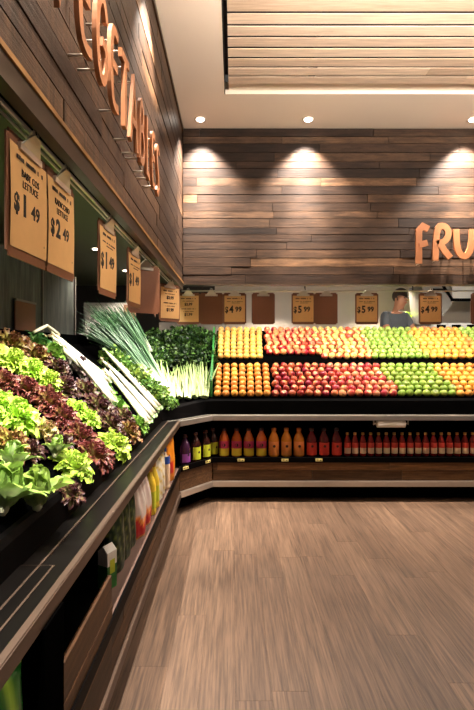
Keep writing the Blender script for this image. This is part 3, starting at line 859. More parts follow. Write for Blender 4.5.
# parsley: dense curly tufts
def parsley_mesh(seed, c1=rgb(18, 42, 14), c2=rgb(96, 136, 60)):
    rnd = random.Random(seed); bm = bmesh.new(); cl = bm.verts.layers.float_color.new('Col')
    for i in range(300):
        d = Vector((rnd.gauss(0, 1), rnd.gauss(0, 1), abs(rnd.gauss(0, 1)) - .2)).normalized()
        p = d * (.75 + .3 * rnd.random()); s = .13 * rnd.uniform(.6, 1.5)
        a = Vector((rnd.gauss(0, 1), rnd.gauss(0, 1), rnd.gauss(0, 1))).normalized(); b = d.cross(a).normalized(); a = (a + d * .5).normalized()
        c = lerp(c1, c2, rnd.random() ** 2.2)
        pts = [p, p + (a + b) * s, p + a * 1.6 * s + d * .4 * s, p + (a - b) * s, p + a * .6 * s - d * .5 * s]
        v = [bm.verts.new(q) for q in pts]
        for q in v: q[cl] = c
        bm.faces.new((v[0], v[1], v[2])); bm.faces.new((v[0], v[2], v[3])); bm.faces.new((v[0], v[3], v[4]))
    for i in range(14):
        a = rnd.uniform(0, 6.28); 
        for ring in tube(bm, [(0, 0, -.9), (math.cos(a) * .3, math.sin(a) * .3, -.2), (math.cos(a) * .6, math.sin(a) * .6, .5)], .025, 4, cap=False):
            for q in ring: q[cl] = rgb(120, 156, 70)
    me = bpy.data.meshes.new('parsley'); bm.to_mesh(me); bm.free(); me.materials.append(MATS['leaf'])
    return me
PM = [parsley_mesh(i) for i in range(3)]; PL = [parsley_mesh(5, rgb(84, 120, 44), rgb(160, 190, 84)), parsley_mesh(6, rgb(60, 100, 36), rgb(128, 164, 70))]
PT = [(152, 352, 22), (160, 344, 24), (172, 342, 26), (184, 340, 26), (196, 340, 26), (206, 342, 22), (158, 360, 22), (168, 358, 24), (180, 360, 26), (192, 358, 26), (204, 358, 24), (150, 338, 20), (166, 332, 20), (180, 330, 20), (194, 330, 20), (207, 332, 18), (148, 346, 18), (168, 348, 20), (188, 350, 20), (154, 328, 22)]
PW = ['front row', 'middle row', 'rear row']
for i, (x, y, dm) in enumerate(PT):
    p, w = bedpt(x, y, .06); r = dm / F * p.y * .5
    o = bpy.data.objects.new('parsley_bunch', PM[i % 3]); C.objects.link(o)
    o.location = p + BN[w] * (r * .5); o.scale = (r, r, r); o.rotation_euler = (.5, -.1, i * 1.3)
    tag(o, 'bunch of dark curly parsley massed behind the celery in the corner', 'parsley', 'curly parsley bunches behind the celery')
PT2 = [(112, 358, 26, 'at the top of the strip between leeks and onions'), (124, 366, 26, 'second from the top between leeks and onions'), (134, 378, 26, 'in the middle between leeks and onions'), (145, 390, 24, 'beside the lower leek ends'), (156, 396, 22, 'between onions and lower leek ends'), (168, 402, 16, 'low at the bin corner')]
for i, (x, y, dm, wd) in enumerate(PT2):
    p, w = bedpt(x, y, .05); r = dm / F * p.y * .5
    o = bpy.data.objects.new('herb_bunch', PL[i % 2]); C.objects.link(o)
    o.location = p + BN[w] * (r * .5); o.scale = (r, r, r); o.rotation_euler = (.5, -.3, i * 1.3)
    tag(o, 'light green herb bunch ' + wd, 'herbs')

# ------------------------------------------------------------------ bottles and packs on the low shelves
ZSH = .405
mat('glass_dark', rgb(44, 18, 14), .12, var=.1, coat=.4)
mat('juice_pink', rgb(190, 96, 40), .2, var=.15, coat=.3)
mat('juice_orange', rgb(226, 142, 50), .2, var=.1, coat=.3)
mat('juice_red', rgb(120, 26, 24), .15, var=.1, coat=.4)
mat('juice_deep', rgb(84, 18, 20), .15, var=.1, coat=.4)
mat('juice_purple', rgb(54, 26, 50), .15, var=.1, coat=.4)
mat('lab_magenta', rgb(176, 40, 84), .5); mat('lab_yellow', rgb(236, 206, 60), .5); mat('lab_lime', rgb(196, 206, 50), .5)
mat('lab_orange', rgb(238, 150, 76), .5); mat('lab_red', rgb(206, 62, 50), .5); mat('lab_cream', rgb(236, 206, 170), .5)
mat('lab_violet', rgb(130, 60, 140), .5)
mat('cap_dark', rgb(60, 24, 20), .4); mat('cap_gold', rgb(206, 150, 70), .35, metal=.4); mat('cap_orange', rgb(220, 130, 50), .4)
def jug(label, x, y, rz, body, cap, labs, group=None, h=.272, r=.052, copyof=None, square=True, name='juice_bottle'):
    t = thing(name, label, 'bottle', (x, y, ZSH), (0, 0, rz), group)
    bm = bmesh.new()
    pr = [(r * .86, .0), (r, .008), (r, .03), (r * .97, .036), (r, .042), (r, h * .56), (r * .92, h * .64), (r * .66, h * .76), (r * .42, h * .85), (r * .36, h * .90), (r * .36, h * .93)]
    lathe(bm, pr, 20); obj('bottle_body', bm, body, t, True)
    bm = bmesh.new(); lathe(bm, [(r * .42, h * .905), (r * .43, h * .91), (r * .43, h * .985), (r * .38, h)], 16); obj('cap', bm, cap, t, True)
    for i, (z0, z1, m_) in enumerate(labs):
        bm = bmesh.new(); rr = r * 1.012 + i * .0004
        k = 14
        a = [[bm.verts.new((rr * math.sin(q), -rr * math.cos(q), z)) for q in [(-1.15 + 2.3 * j / k) for j in range(k + 1)]] for z in (h * z0, h * z1)]
        for j in range(k): bm.faces.new((a[0][j], a[0][j + 1], a[1][j + 1], a[1][j]))
        obj('front_label', bm, m_, t, True)
    # round emblem on the label
    return t
def emblem(t, r, z, rad, m_, h=.272):
    bm = bmesh.new(); n = 14
    c = []
    for k in range(n):
        a = 2 * PI * k / n; q = rad * math.cos(a) / (r * 1.03)
        c.append(bm.verts.new((r * 1.03 * math.sin(q), -r * 1.03 * math.cos(q), z * h + rad * math.sin(a))))
    bm.faces.new(c); obj('label_emblem', bm, m_, t)
YB_ = 4.235
def bx_(px, y=YB_): return (px - HX) / F * y
def repeat(t, xs, y=YB_):
    out = [t]
    for x in xs:
        c = copy_tree(t); c.location.x = bx_(x, y); out.append(c)
    return out
a = jug('pink and yellow labelled juice bottle on the low back shelf', bx_(224), YB_, 0, 'juice_pink', 'cap_dark', [(.04, .30, 'lab_yellow'), (.30, .56, 'lab_magenta')], 'pink and yellow labelled juice bottles on the low shelf')
emblem(a, .052, .42, .017, 'ink')
repeat(a, (236.6, 248.8, 261.3))
a = jug('all orange juice bottle on the low back shelf', bx_(273.8), YB_, 0, 'juice_orange', 'cap_orange', [(.06, .54, 'lab_orange')], 'orange juice bottles on the low shelf')
emblem(a, .052, .38, .014, 'cap_dark')
repeat(a, (286.3, 298.8))
a = jug('dark bottle with plain red label on the low back shelf', bx_(311.5), YB_, 0, 'juice_deep', 'cap_dark', [(.06, .50, 'lab_red')], 'dark bottles with plain red labels')
emblem(a, .052, .38, .013, 'cap_dark')
repeat(a, (323.8, 336.3))
a = jug('small red sauce bottle with cream label and gold cap, in the long row', bx_(347.3), YB_, 0, 'juice_red', 'cap_gold', [(.12, .36, 'lab_cream'), (.36, .58, 'lab_red')], 'small red bottles with gold caps on the low shelf', h=.228, r=.0335)
repeat(a, [354.9 + 7.85 * i for i in range(22)])
# second row behind, seen in the gaps
# corner shelf bottles with lime labels
nC = NIN[1]; rzC = math.atan2(-nC.x, nC.y)
for px, dd, body, labm, lab in ((184.6, .07, 'juice_purple', 'lab_violet', 'dark bottle with violet label in the corner, far left'),
                                (195.2, .07, 'glass_dark', 'lab_lime', 'dark bottle with lime label beside the violet one'),
                                (205.2, .07, 'glass_dark', 'lab_lime', 'middle of the dark lime labelled corner bottles'),
                                (212.8, .085, 'glass_dark', 'lab_lime', 'dark lime labelled bottle next to pink and yellow ones')):
    # point on the line parallel to the corner front at depth dd
    A = off(1, dd); B = off(2, dd); best = min(((A.lerp(B, k / 200)) for k in range(-60, 260)), key=lambda q: abs(HX + q.x / q.y * F - px))
    a = jug(lab, best.x, best.y, rzC, body, 'cap_dark', [(.10, .52 if 'lime' in lab else .38, labm)])
    emblem(a, .052, .34, .012, 'ink')

# price tickets on the shelf edge
def ticket(px, y, label, rz=0, xy=None):
    x = bx_(px, y) if xy is None else xy[0]; y = y if xy is None else xy[1]
    t = thing('price_ticket', label, 'price tag', (x, y, .400), (0, 0, rz))
    boxo('card', (-.032, .032, -.003, 0, -.012, .012), 'tag_yellow', t)
    boxo('printed_bar', (-.026, -.004, -.0036, -.003, -.004, .006), 'ink', t)
    boxo('printed_bar', (.006, .024, -.0036, -.003, -.006, .002), 'ink', t)
    return t
ticket(241, 4.0872, 'small yellow price ticket below the pink and yellow juice bottles')
ticket(285, 4.0872, 'small yellow price ticket below the orange juice bottles')
ticket(319, 4.0872, 'small yellow price ticket below the plain red labelled bottles')
for px, l in ((185.8, 'small yellow price ticket in the corner below the violet labelled bottle'), (208, 'small yellow price ticket in the corner below the lime labelled bottles')):
    A = off(1, -.0125); B = off(2, -.0125); best = min(((A.lerp(B, k / 200)) for k in range(200)), key=lambda q: abs(HX + q.x / q.y * F - px))
    ticket(0, 0, l, rzC, (best.x, best.y))

# paper roll under the steel rail
t = thing('paper_roll', 'white paper roll hung on a holder below the steel rail', 'paper roll', (bx_(391, 4.13), 4.135, .738))
bm = bmesh.new(); tube(bm, [(-.132, 0, 0), (.132, 0, 0)], .037, 24); obj('roll', bm, 'paper_white', t, True)
bm = bmesh.new(); tube(bm, [(-.165, 0, .0), (.165, 0, .0)], .006, 8)
for s in (-1, 1): box(bm, s * .165 - .004, s * .165 + .004, -.008, .008, -.012, .045)
obj('holder', bm, 'chrome', t)

# packs on the left shelf
attr_mat('pack', .32, .1, 30, 0, spec=.5)
def pillow(name, label, cat, x, y, z, w, h, th, rz, colf, crimp=.012, neck=0, m_='pack', seed=1, lean=0):
    """a filled bag with crimped ends: colf(u,v)->rgba"""
    rnd = random.Random(seed); nu, nv = 14, 18
    bm = bmesh.new(); cl = bm.verts.layers.float_color.new('Col')
    t = thing(name, label, cat, (x, y, z), (0, lean, rz))
    grids = []
    for s in (-1, 1):
        g = []
        for j in range(nv + 1):
            v = j / nv; row = []
            for i in range(nu + 1):
                u = i / nu * 2 - 1
                b = (max(0, 1 - abs(u) ** 2.6)) ** .5 * (max(0, math.sin(PI * min(1, .10 + v * .9) ** .8))) ** .5
                ww = w * .5 * (1 - .06 * math.sin(PI * v))
                if neck and v > 1 - neck: ww *= 1 - .55 * ((v - 1 + neck) / neck)
                p = Vector((u * ww, s * th * .5 * b * (1 + .07 * math.sin(u * 7 + v * 9 + seed)), v * h))
                q = bm.verts.new(p); q[cl] = colf((u + 1) / 2, v); row.append(q)
            g.append(row)
        grids.append(g)
    for s, g in enumerate(grids):
        for a, b in zip(g, g[1:]):
            for i in range(nu):
                f = (a[i], a[i + 1], b[i + 1], b[i]); bm.faces.new(f if s == 0 else f[::-1])
    bmesh.ops.remove_doubles(bm, verts=bm.verts[:], dist=.0006)
    obj('bag', bm, m_, t, True)
    bm = bmesh.new(); cl = bm.verts.layers.float_color.new('Col')
    wt = w * (.45 if neck else .97)
    for f in box(bm, -wt / 2, wt / 2, -.0015, .0015, h - .002, h + crimp): pass
    for v in bm.verts: v[cl] = colf(.5, 1)
    obj('crimped_seal', bm, m_, t)
    return t
gd, gl, wt_ = rgb(20, 62, 26), rgb(150, 190, 60), rgb(236, 236, 226)
def bamboo(u, v): return lerp(rgb(20, 96, 30), gl, max(0, math.sin(u * 9 + v * 3)) ** 2 * .9) if abs(v - .45) > .04 else rgb(190, 214, 120)
pillow('salad_bag', 'green printed bag low at the bottom left, right of its twin', 'bag', -.508, 1.005 - .06, .405, .13, .325, .05, R(80), bamboo, seed=2)
pillow('salad_bag', 'green printed bag at the bottom left corner of the photo', 'bag', -.508, .79, .405, .15, .315, .05, R(80), bamboo, seed=3)
pillow('salad_bag', 'green printed bag behind the two at the bottom left', 'bag', -.58, .90, .405, .16, .33, .05, R(80), bamboo, seed=5)
t = thing('drink_carton', 'white and green carton on the low shelf beside the dark bags', 'carton', (-.555, 1.90, ZSH), (0, 0, R(62)))
boxo('carton_body', (-.028, .028, -.028, .028, .003, .105), 'green_panel', t)
boxo('carton_upper', (-.0282, .0282, -.0282, .0282, .105, .165), 'white', t)
bm = bmesh.new()
v = [bm.verts.new(p) for p in ((-.028, -.028, .165), (.028, -.028, .165), (.028, .028, .165), (-.028, .028, .165), (-.028, 0, .19), (.028, 0, .19))]
for q in ((0, 1, 5, 4), (2, 3, 4, 5), (0, 4, 3), (1, 2, 5), (3, 2, 1, 0)): bm.faces.new([v[i] for i in q])
obj('gable_top', bm, 'white', t)
emb = boxo('printed_leaf', (-.014, .016, -.0292, -.0284, .07, .13), 'lab_lime', t)
def darkg(u, v): return lerp(rgb(12, 40, 20), rgb(120, 130, 60), max(0, math.sin(v * 40 + u * 9)) ** 6 * .7)
for i, (y, l) in enumerate(((2.03, 'next to the carton'), (2.15, 'second beyond the carton'), (2.27, 'third beyond the carton, touching the red and white bags'))):
    pillow('snack_bag', 'dark green bag ' + l, 'bag', -.56, y, ZSH, .13, .29, .07, R(68), darkg, seed=6 + i)
def redwhite(u, v): return rgb(238, 190, 70) if v < .05 else (rgb(204, 30, 34) if v < .30 + .08 * math.sin(u * 8) else (rgb(244, 150, 60) if v < .38 + .05 * math.sin(u * 8) else lerp(rgb(240, 232, 222), rgb(214, 190, 180), abs(math.sin(u * 9)))))
for i, (y, l) in enumerate(((2.41, 'nearer'), (2.57, 'farther'))):
    pillow('flour_bag', 'red and white bag on the low left shelf, the ' + l + ' of two', 'bag', -.545, y, ZSH, .15, .31, .09, R(66), redwhite, neck=.4, seed=11 + i)
def yel(u, v): return lerp(rgb(196, 160, 40), rgb(224, 200, 90), u) if v > .1 else rgb(150, 110, 30)
for i, y in enumerate((2.74, 2.86)):
    t = jug('yellow bottle on the low left shelf, the ' + ('nearer' if i == 0 else 'farther') + ' of two', -.53, y, R(65), 'lab_yellow', 'cap_gold', [(.15, .5, 'lab_lime')], h=.30, r=.04)
def whyel(u, v): return lerp(rgb(232, 228, 212), rgb(220, 190, 60), max(0, math.sin(v * 24 + u * 6)) ** 2)
for i, y in enumerate((2.99, 3.10)):
    pillow('pasta_bag', 'white and yellow patterned bag on the left shelf, the ' + ('nearer' if i == 0 else 'farther') + ' of two', 'bag', -.53, y, ZSH, .12, .30, .06, R(66), whyel, seed=20 + i)
mat('blue_cap', rgb(34, 84, 180), .4)
t = jug('pale bottle with blue top on the left shelf near the corner', -.52, 3.24, R(65), 'lab_cream', 'blue_cap', [(.62, .80, 'blue_cap')], h=.31, r=.045)
def org(u, v): return lerp(rgb(224, 140, 36), rgb(200, 40, 40), 1 if .3 < u < .7 and .2 < v < .5 else 0)
pillow('snack_bag', 'bright orange bag at the corner end of the left shelf', 'bag', -.52, 3.42, ZSH, .17, .34, .08, R(66), org, seed=30)
pillow('snack_bag', 'orange bag behind the bright orange one at the corner', 'bag', -.55, 3.56, ZSH, .15, .33, .06, R(66), org, seed=31)

# ------------------------------------------------------------------ rods and clipboards
t = thing('hanging_rod', 'long steel rod under the left timber bulkhead holding price boards', 'rod', (-.54, 2, 2.035))
bm = bmesh.new(); tube(bm, [(0, -1.9, 0), (0, 2.13, 0)], .007, 10)
tube(bm, [(-.035, -1.9, .012), (-.035, 2.13, .012)], .004, 8)
obj('rod', bm, 'chrome', t, True)
bm = bmesh.new()
for y in (-1.2, -.4, .5, 1.3, 2.05): box(bm, -.004, .004, y - .006, y + .006, 0, .03)
obj('rod_bracket', bm, 'gold_trim', t)
t = thing('hanging_rod', 'long steel rod below the back timber wall holding price boards', 'rod', (1.5, 4.19, 2.022))
bm = bmesh.new(); tube(bm, [(-2.0, 0, 0), (2.6, 0, 0)], .007, 10); obj('rod', bm, 'chrome', t, True)
bm = bmesh.new()
for x in (-1.8, -.8, .25, 1.3, 2.4): box(bm, x - .006, x + .006, -.004, .004, 0, .05)
obj('rod_bracket', bm, 'gold_trim', t)

BW, BH = .225, .306
def clipboard(label, loc, rz, kind, price=None, lines=(), small=None, tilt=0):
    """hangs from its clip at loc; local -Y is the face"""
    t = thing('clipboard', label, 'clipboard', loc, (0, tilt, rz))
    bm = bmesh.new(); box(bm, -BW / 2, BW / 2, 0, .004, -.035 - BH + .02, -.015)
    bmesh.ops.bevel(bm, geom=[e for e in bm.edges if abs(e.verts[0].co.y - e.verts[1].co.y) > .003], offset=.012, segments=3, affect='EDGES')
    obj('backing_board', bm, 'board', t)
    bm = bmesh.new()
    box(bm, -.06, .06, -.009, -.001, -.047, -.030)
    v = [bm.verts.new(p) for p in ((-.050, -.009, -.032), (.050, -.009, -.032), (.017, -.024, .006), (-.017, -.024, .006), (-.050, -.002, -.032), (.050, -.002, -.032), (.017, -.016, .008), (-.017, -.016, .008))]
    for q in ((0, 1, 2, 3), (7, 6, 5, 4), (0, 3, 7, 4), (1, 5, 6, 2), (3, 2, 6, 7)): bm.faces.new([v[i] for i in q])
    tube(bm, [(0.010, -.02, .004), (.011, -.02, .022), (.0, -.018, .030), (-.011, -.02, .022), (-.010, -.02, .004)], .0028, 6); tube(bm, [(0, -.018, .028), (0, -.006, .020), (0, .0, .008)], .002, 6)
    obj('clip', bm, 'chrome', t)
    Mf = lambda x, z, y=-.0042: Matrix.Translation((x, y, z)) @ Matrix.Rotation(R(90), 4, 'X')
    if kind == 'paper':
        bm = bmesh.new(); n = 8
        g = []
        for j in range(n + 1):
            z = -.042 - j / n * (BH - .052)
            yy = -.0022 - .003 * math.sin(j / n * 3)
            g.append([bm.verts.new((x, yy, z)) for x in (-.100, .100)])
        for a, b in zip(g, g[1:]): bm.faces.new((a[0], b[0], b[1], a[1]))
        s = obj('price_sheet', bm, 'kraft', t)
        Y0 = -.0056
        # bold printed headline and small lines, too small to read
        def dashes(z, hgt, x0, x1, seed, nm='printed_line'):
            rn = random.Random(seed); bm = bmesh.new(); x = x0
            while x < x1:
                w = rn.uniform(.004, .009)
                if rn.random() < .82: box(bm, x, min(x + w, x1), Y0 - .0004, Y0, z - hgt / 2, z + hgt / 2 * rn.uniform(.6, 1))
                x += w + .0016
            obj(nm, bm, 'ink', t)
        dashes(-.070, .012, -.080, .080, 1, 'headline')
        if price and not small:
            if lines:
                for i, l in enumerate(lines): text(l, .026, 'ink', t, Mf(0, -.112 - .026 * i, Y0), 'product_name', .8, 0)
            else:
                dashes(-.100, .006, -.075, .078, 4); dashes(-.113, .005, -.04, .05, 6)
            big, cents = price
            kk = 1 if lines else 1.28
            text('$', .062 * kk, 'ink', t, Mf(-.072 if lines else -.078, -.205, Y0), 'price', .8, .0022)
            text(big, .074 * kk, 'ink', t, Mf(-.032, -.207, Y0), 'price', .85, .003)
            text(cents, .052 * kk, 'ink', t, Mf(.028 if lines else .036, -.196 if not lines else -.203, Y0), 'price', .95, .0008 if lines else .0022)
            dashes(-.262, .006, .068, .080, 2, 'unit_mark')
        elif small:
            for k, pz in enumerate(small):
                z = -.125 - k * .10
                dashes(z + .03, .006, -.055, .05, 7 + k)
                text('$' + pz, .036, 'ink', t, Mf(0, z - .012, Y0), 'price', .95, .0012)
                if k == 0: dashes(z - .045, .009, -.07, .07, 9)
    return t
def left_board(px0, px1, top, label, kind, ang=0, **kw):
    X_ = -.535; xm = (px0 + px1) / 2
    Yc = F * (-X_) / (HX - xm)
    return clipboard(label, (X_, Yc, 2.004), R(90) - R(ang), kind, **kw)
left_board(11.3, 46, 0, 'price board reading BABY COS LETTUCE $1.49 at the far left', 'paper', price=('1', '49'), lines=('BABY COS', 'LETTUCE'))
left_board(47, 74.5, 0, 'price board reading RADICCHIO LETTUCE $2.49, second from the left', 'paper', price=('2', '49'), lines=('RADICCHIO', 'LETTUCE'))
left_board(100, 115.5, 0, 'third price board from the left, alone before a gap', 'paper', price=('1', '49'), ang=3)
left_board(127.5, 141, 0, 'fourth price board from the left, overlapping a blank board', 'paper', price=('1', '49'), ang=5)
clipboard('blank brown clipboard hanging behind the fourth price board', (-.56, 2.72, 2.004), R(42), 'blank')
left_board(152.2, 158, 0, 'narrow looking price board seen nearly edge on before the corner', 'paper', price=('2', '99'), ang=-8)
clipboard('price board turned towards the aisle, last on the left rod', (-.522, 3.55, 2.004), R(50), 'paper', small=('2.99', '1.99'))
YR = 4.185
def back_board(px, label, kind, **kw):
    return clipboard(label, (bx_(px, YR), YR - .008, 2.015), 0, kind, **kw)
back_board(188.5, 'price board with two prices at the corner end of the back rod', 'paper', small=('2.99', '1.99'))
back_board(211.5, 'blank brown clipboard left of the $4.99 board above the oranges', 'blank')
back_board(234.7, 'price board reading $4.99 above the oranges', 'paper', price=('4', '99'))
back_board(263.2, 'blank brown clipboard hanging alone right of the $4.99 oranges board', 'blank')
back_board(303, 'price board reading $5.99 above the red apples', 'paper', price=('5', '99'))
back_board(325.8, 'blank brown clipboard touching the $5.99 red apple board', 'blank')
back_board(366.5, 'price board reading $5.99 above the green apples', 'paper', price=('5', '99'))
back_board(430, 'price board reading $4.99 above the yellow fruit, right of the person', 'paper', price=('4', '99'))
back_board(482, 'brown clipboard cut by the right edge of the photo', 'blank')

# tube lamps tucked behind the back bulkhead
for x, l in ((.30, 'left'), (1.62, 'middle'), (2.94, 'right')):
    t = thing('tube_lamp', 'slim white tube lamp behind the back timber, the ' + l + ' one of three', 'lamp', (x, 4.36, 2.125))
    boxo('batten', (-.62, .62, -.02, .02, .012, .04), 'white', t)
    bm = bmesh.new(); tube(bm, [(-.60, 0, 0), (.60, 0, 0)], .012, 10); obj('tube', bm, 'tube', t, True)
    l_ = bpy.data.lights.new('tube_light', 'AREA'); l_.shape = 'RECTANGLE'; l_.size = 1.2; l_.size_y = .03; l_.energy = E_TUBE; l_.color = NEUT
    o = bpy.data.objects.new('tube_light', l_); C.objects.link(o); o.parent = t; o.location = (0, .0, -.016); o.rotation_euler = (R(18), 0, 0)
bmx = bmesh.new(); box(bmx, -.3, 3.6, 4.345, 4.375, 2.165, 2.5); struct(obj('trim_7', bmx, 'cream_wall'))

# ------------------------------------------------------------------ cut-out letters
ST = {
 'V': [[(0, 1), (.48, 0), (.98, 1)]],
 'E': [[(.92, .97), (.55, 1.0), (.2, .93), (.1, .5), (.2, .07), (.55, 0), (.95, .04)], [(.12, .5), (.8, .54)]],
 'G': [[(.95, .80), (.8, .97), (.45, 1), (.15, .8), (.06, .4), (.25, .06), (.6, 0), (.9, .16), (.93, .46), (.55, .48)]],
 'T': [[(0, .95), (1, 1)], [(.52, .97), (.48, 0)]],
 'A': [[(.02, 0), (.5, 1), (.98, 0)], [(.22, .36), (.80, .36)]],
 'B': [[(.1, 0), (.12, 1), (.7, .95), (.82, .76), (.6, .56), (.16, .52)], [(.6, .54), (.95, .38), (.9, .12), (.55, .0), (.1, .0)]],
 'L': [[(.12, 1), (.1, .02), (.92, .0)]],
 'S': [[(.92, .86), (.62, 1), (.2, .92), (.12, .7), (.45, .53), (.85, .38), (.88, .12), (.5, 0), (.08, .1)]],
 'F': [[(.22, 0), (.2, .93)], [(.08, .84), (.5, 1.0), (.92, .92)], [(.22, .50), (.84, .56)]],
 'R': [[(.12, 0), (.2, .98), (.7, 1.0), (.92, .78), (.7, .55), (.2, .48)], [(.36, .5), (.66, .28), (.98, .08)]],
 'U': [[(.05, 1), (.08, .35), (.3, .03), (.62, .0), (.86, .3), (.95, 1)]],
 'I': [[(.5, 0), (.5, 1)]],
}
def letter(ch, w, h, sw, th, parent, M, name):
    bm = bmesh.new()
    for si, st in enumerate(ST[ch]):
        pts = [Vector((p[0] * w, p[1] * h)) for p in st]
        if len(pts) > 3:  # smooth
            for _ in range(2):
                q = [pts[0]]
                for a, b in zip(pts, pts[1:]): q += [a.lerp(b, .25), a.lerp(b, .75)]
                q.append(pts[-1]); pts = q
        zt = th + si * .0012
        Lf, Rt = [], []
        for i, p in enumerate(pts):
            d0 = (p - pts[i - 1]).normalized() if i else (pts[1] - p).normalized()
            d1 = (pts[i + 1] - p).normalized() if i < len(pts) - 1 else d0
            n = Vector((-(d0.y + d1.y), d0.x + d1.x)).normalized()
            k = 1 / max(.45, n.dot(Vector((-d0.y, d0.x))))
            Lf.append(p + n * sw / 2 * k); Rt.append(p - n * sw / 2 * k)
        V = [[bm.verts.new((q.x, q.y, z)) for q in side] for side in (Lf, Rt) for z in (0, zt)]
        n = len(pts)
        for i in range(n - 1):
            bm.faces.new((V[1][i], V[1][i + 1], V[3][i + 1], V[3][i])); bm.faces.new((V[0][i], V[2][i], V[2][i + 1], V[0][i + 1]))
            bm.faces.new((V[0][i], V[0][i + 1], V[1][i + 1], V[1][i])); bm.faces.new((V[2][i], V[3][i], V[3][i + 1], V[2][i + 1]))
        bm.faces.new((V[0][0], V[1][0], V[3][0], V[2][0])); bm.faces.new((V[0][-1], V[2][-1], V[3][-1], V[1][-1]))
    bmesh.ops.recalc_face_normals(bm, faces=bm.faces[:])
    bm.transform(M)
    o = obj(name, bm, 'copper', parent)
    st = ST[ch][0]
    for p in (st[0], st[-1], st[len(st) // 2]):
        bm = bmesh.new()
        a = M @ Vector((p[0] * w, p[1] * h, 0)); b = M @ Vector((p[0] * w, p[1] * h, -.055))
        tube(bm, [a, b], .0042, 8)
        obj('standoff_pin', bm, 'chrome', o, True)
    return o
XL = XB + .06
sg = thing('letter_sign', 'copper coloured cut-out letters reading VEGETABLES on the left timber wall', 'sign', (XL, 1.65, 2.28))
ys = [(.93, 1.10), (1.12, 1.262), (1.272, 1.412), (1.42, 1.55), (1.56, 1.70), (1.70, 1.855), (1.865, 1.995), (2.02, 2.13), (2.145, 2.265), (2.28, 2.39)]
for ch, (a, b) in zip('VEGETABLES', ys):
    M = Matrix(((0, 0, 1, 0), (1, 0, 0, a - 1.65 + .012), (0, 1, 0, .014), (0, 0, 0, 1)))
    letter(ch, b - a - .030, .265, .031, .014, sg, M, 'letter_' + ch.lower())
YF = YB - .05
sg = thing('letter_sign', 'copper coloured cut-out letters spelling FRUIT on the back timber wall', 'sign', (1.8, YF, 2.28))
xs = [(415.5, 430, 264, 225, 'F'), (432.5, 451, 261, 224.5, 'R'), (454.5, 474, 257, 228, 'U'), (480, 486, 258, 227, 'I'), (489, 508, 258, 226, 'T')]
for a, b, yb, yt, ch in xs:
    xa, xb = (a - HX) / F * YF, (b - HX) / F * YF; za, zb = HZ + (HY - yb) / F * YF, HZ + (HY - yt) / F * YF
    M = Matrix(((1, 0, 0, xa - 1.8), (0, 0, -1, 0), (0, 1, 0, za - 2.28), (0, 0, 0, 1)))
    letter(ch, xb - xa - .01, zb - za - .015, .058, .018, sg, M, 'letter_' + ch.lower())

# ------------------------------------------------------------------ behind the displays
t = thing('steel_splashback', 'streaky grey steel panel standing behind the salad greens', 'wall panel', (-1.60, 2.0, 0))
boxo('panel', (-.02, 0, -1.8, 2.35, 0, 2.18), 'streak_steel', t)
bm = bmesh.new()
for y in (-1.0, -.1, .8, 1.6, 2.34): box(bm, 0, .012, y - .012, y + .012, 0, 2.18)
obj('panel_seam', bm, 'grey_steel', t)
t = thing('cardboard_sheet', 'brown cardboard sheet resting on the steel panel above the top lettuces', 'cardboard', (-1.583, 3.28, 1.45))
boxo('sheet', (-.004, .004, -.16, .16, 0, .36), 'board', t); boxo('top_fold', (-.006, .012, -.16, .16, .36, .375), 'grey_steel', t)
t = thing('storage_cabinet', 'white shelving cabinet in the back room behind the spring onions', 'cabinet', (-1.83, 6.2, 0))
boxo('cabinet_body', (-.32, .32, 0, .5, 0, 2.12), 'white', t)
for z in (1.50, 1.70, 1.90):
    d = boxo('drawer_front', (-.29, .20, -.02, 0, z, z + .17), 'paper_white', t); boxo('handle', (-.1, .02, -.035, -.02, z + .07, z + .085), 'chrome', d)
boxo('kickplate', (-.3, .3, -.005, 0, 0, .08), 'black', t)
t = thing('brown_door_leaf', 'narrow brown door edge beyond the spring onion tips', 'door', (-1.42, 5.9, 0))
boxo('leaf', (-.08, .08, 0, .04, 0, 2.06), 'brown_door', t); bm = bmesh.new(); tube(bm, [(-.05, -.03, 1.0), (-.05, -.03, 1.15)], .008, 8); obj('handle', bm, 'chrome', t)
t = thing('prep_bench', 'pale bench beyond the corner parsley, seen under the price boards', 'bench', (-.55, 5.95, 0))
boxo('bench_top', (-.55, .45, 0, .5, 1.62, 1.66), 'white', t)
boxo('bench_upstand', (-.55, .45, .46, .5, 1.66, 1.85), 'grey_steel', t)
for x in (-.52, .38): boxo('leg', (x, x + .04, .04, .46, 0, 1.62), 'grey_steel', t)
# stainless hood with sloping grey face and white cabinet under it
t = thing('extractor_hood', 'grey sloping steel hood with black edge at far right behind the fruit', 'hood', (2.95, 5.75, 2.0))
bm = bmesh.new()
a = [(-.42, .32), (-.05, .32), (-.02, .05), (-.26, -.26), (-.38, -.20)]
V = [[bm.verts.new((x, y, z)) for x, z in a] for y in (0, .45)]
n = len(a)
for k in range(n): bm.faces.new((V[0][k], V[0][(k + 1) % n], V[1][(k + 1) % n], V[1][k]))
bm.faces.new(V[0][::-1]); bm.faces.new(V[1]); bmesh.ops.recalc_face_normals(bm, faces=bm.faces[:])
obj('hood_body', bm, 'grey_steel', t)
bm = bmesh.new(); box(bm, -.04, 1.0, -.012, 0, .09, .13); 
tube(bm, [(-.16, -.006, .32), (-.02, -.006, .11)], .018, 6); obj('black_edge', bm, 'black', t)
boxo('vent_bars', (-.30, -.12, -.008, 0, .22, .26), 'black', t)
boxo('white_fascia', (-.02, 1.0, 0, .05, .13, .5), 'white', t)
t = thing('white_counter', 'white counter with black slots below the grey hood', 'counter', (3.1, 5.7, 0))
boxo('counter_body', (-.45, .9, 0, .5, 0, 1.80), 'white', t)
for i in range(5): boxo('black_slot', (-.4 + i * .2, -.28 + i * .2, -.006, 0, 1.73, 1.775), 'black', t)
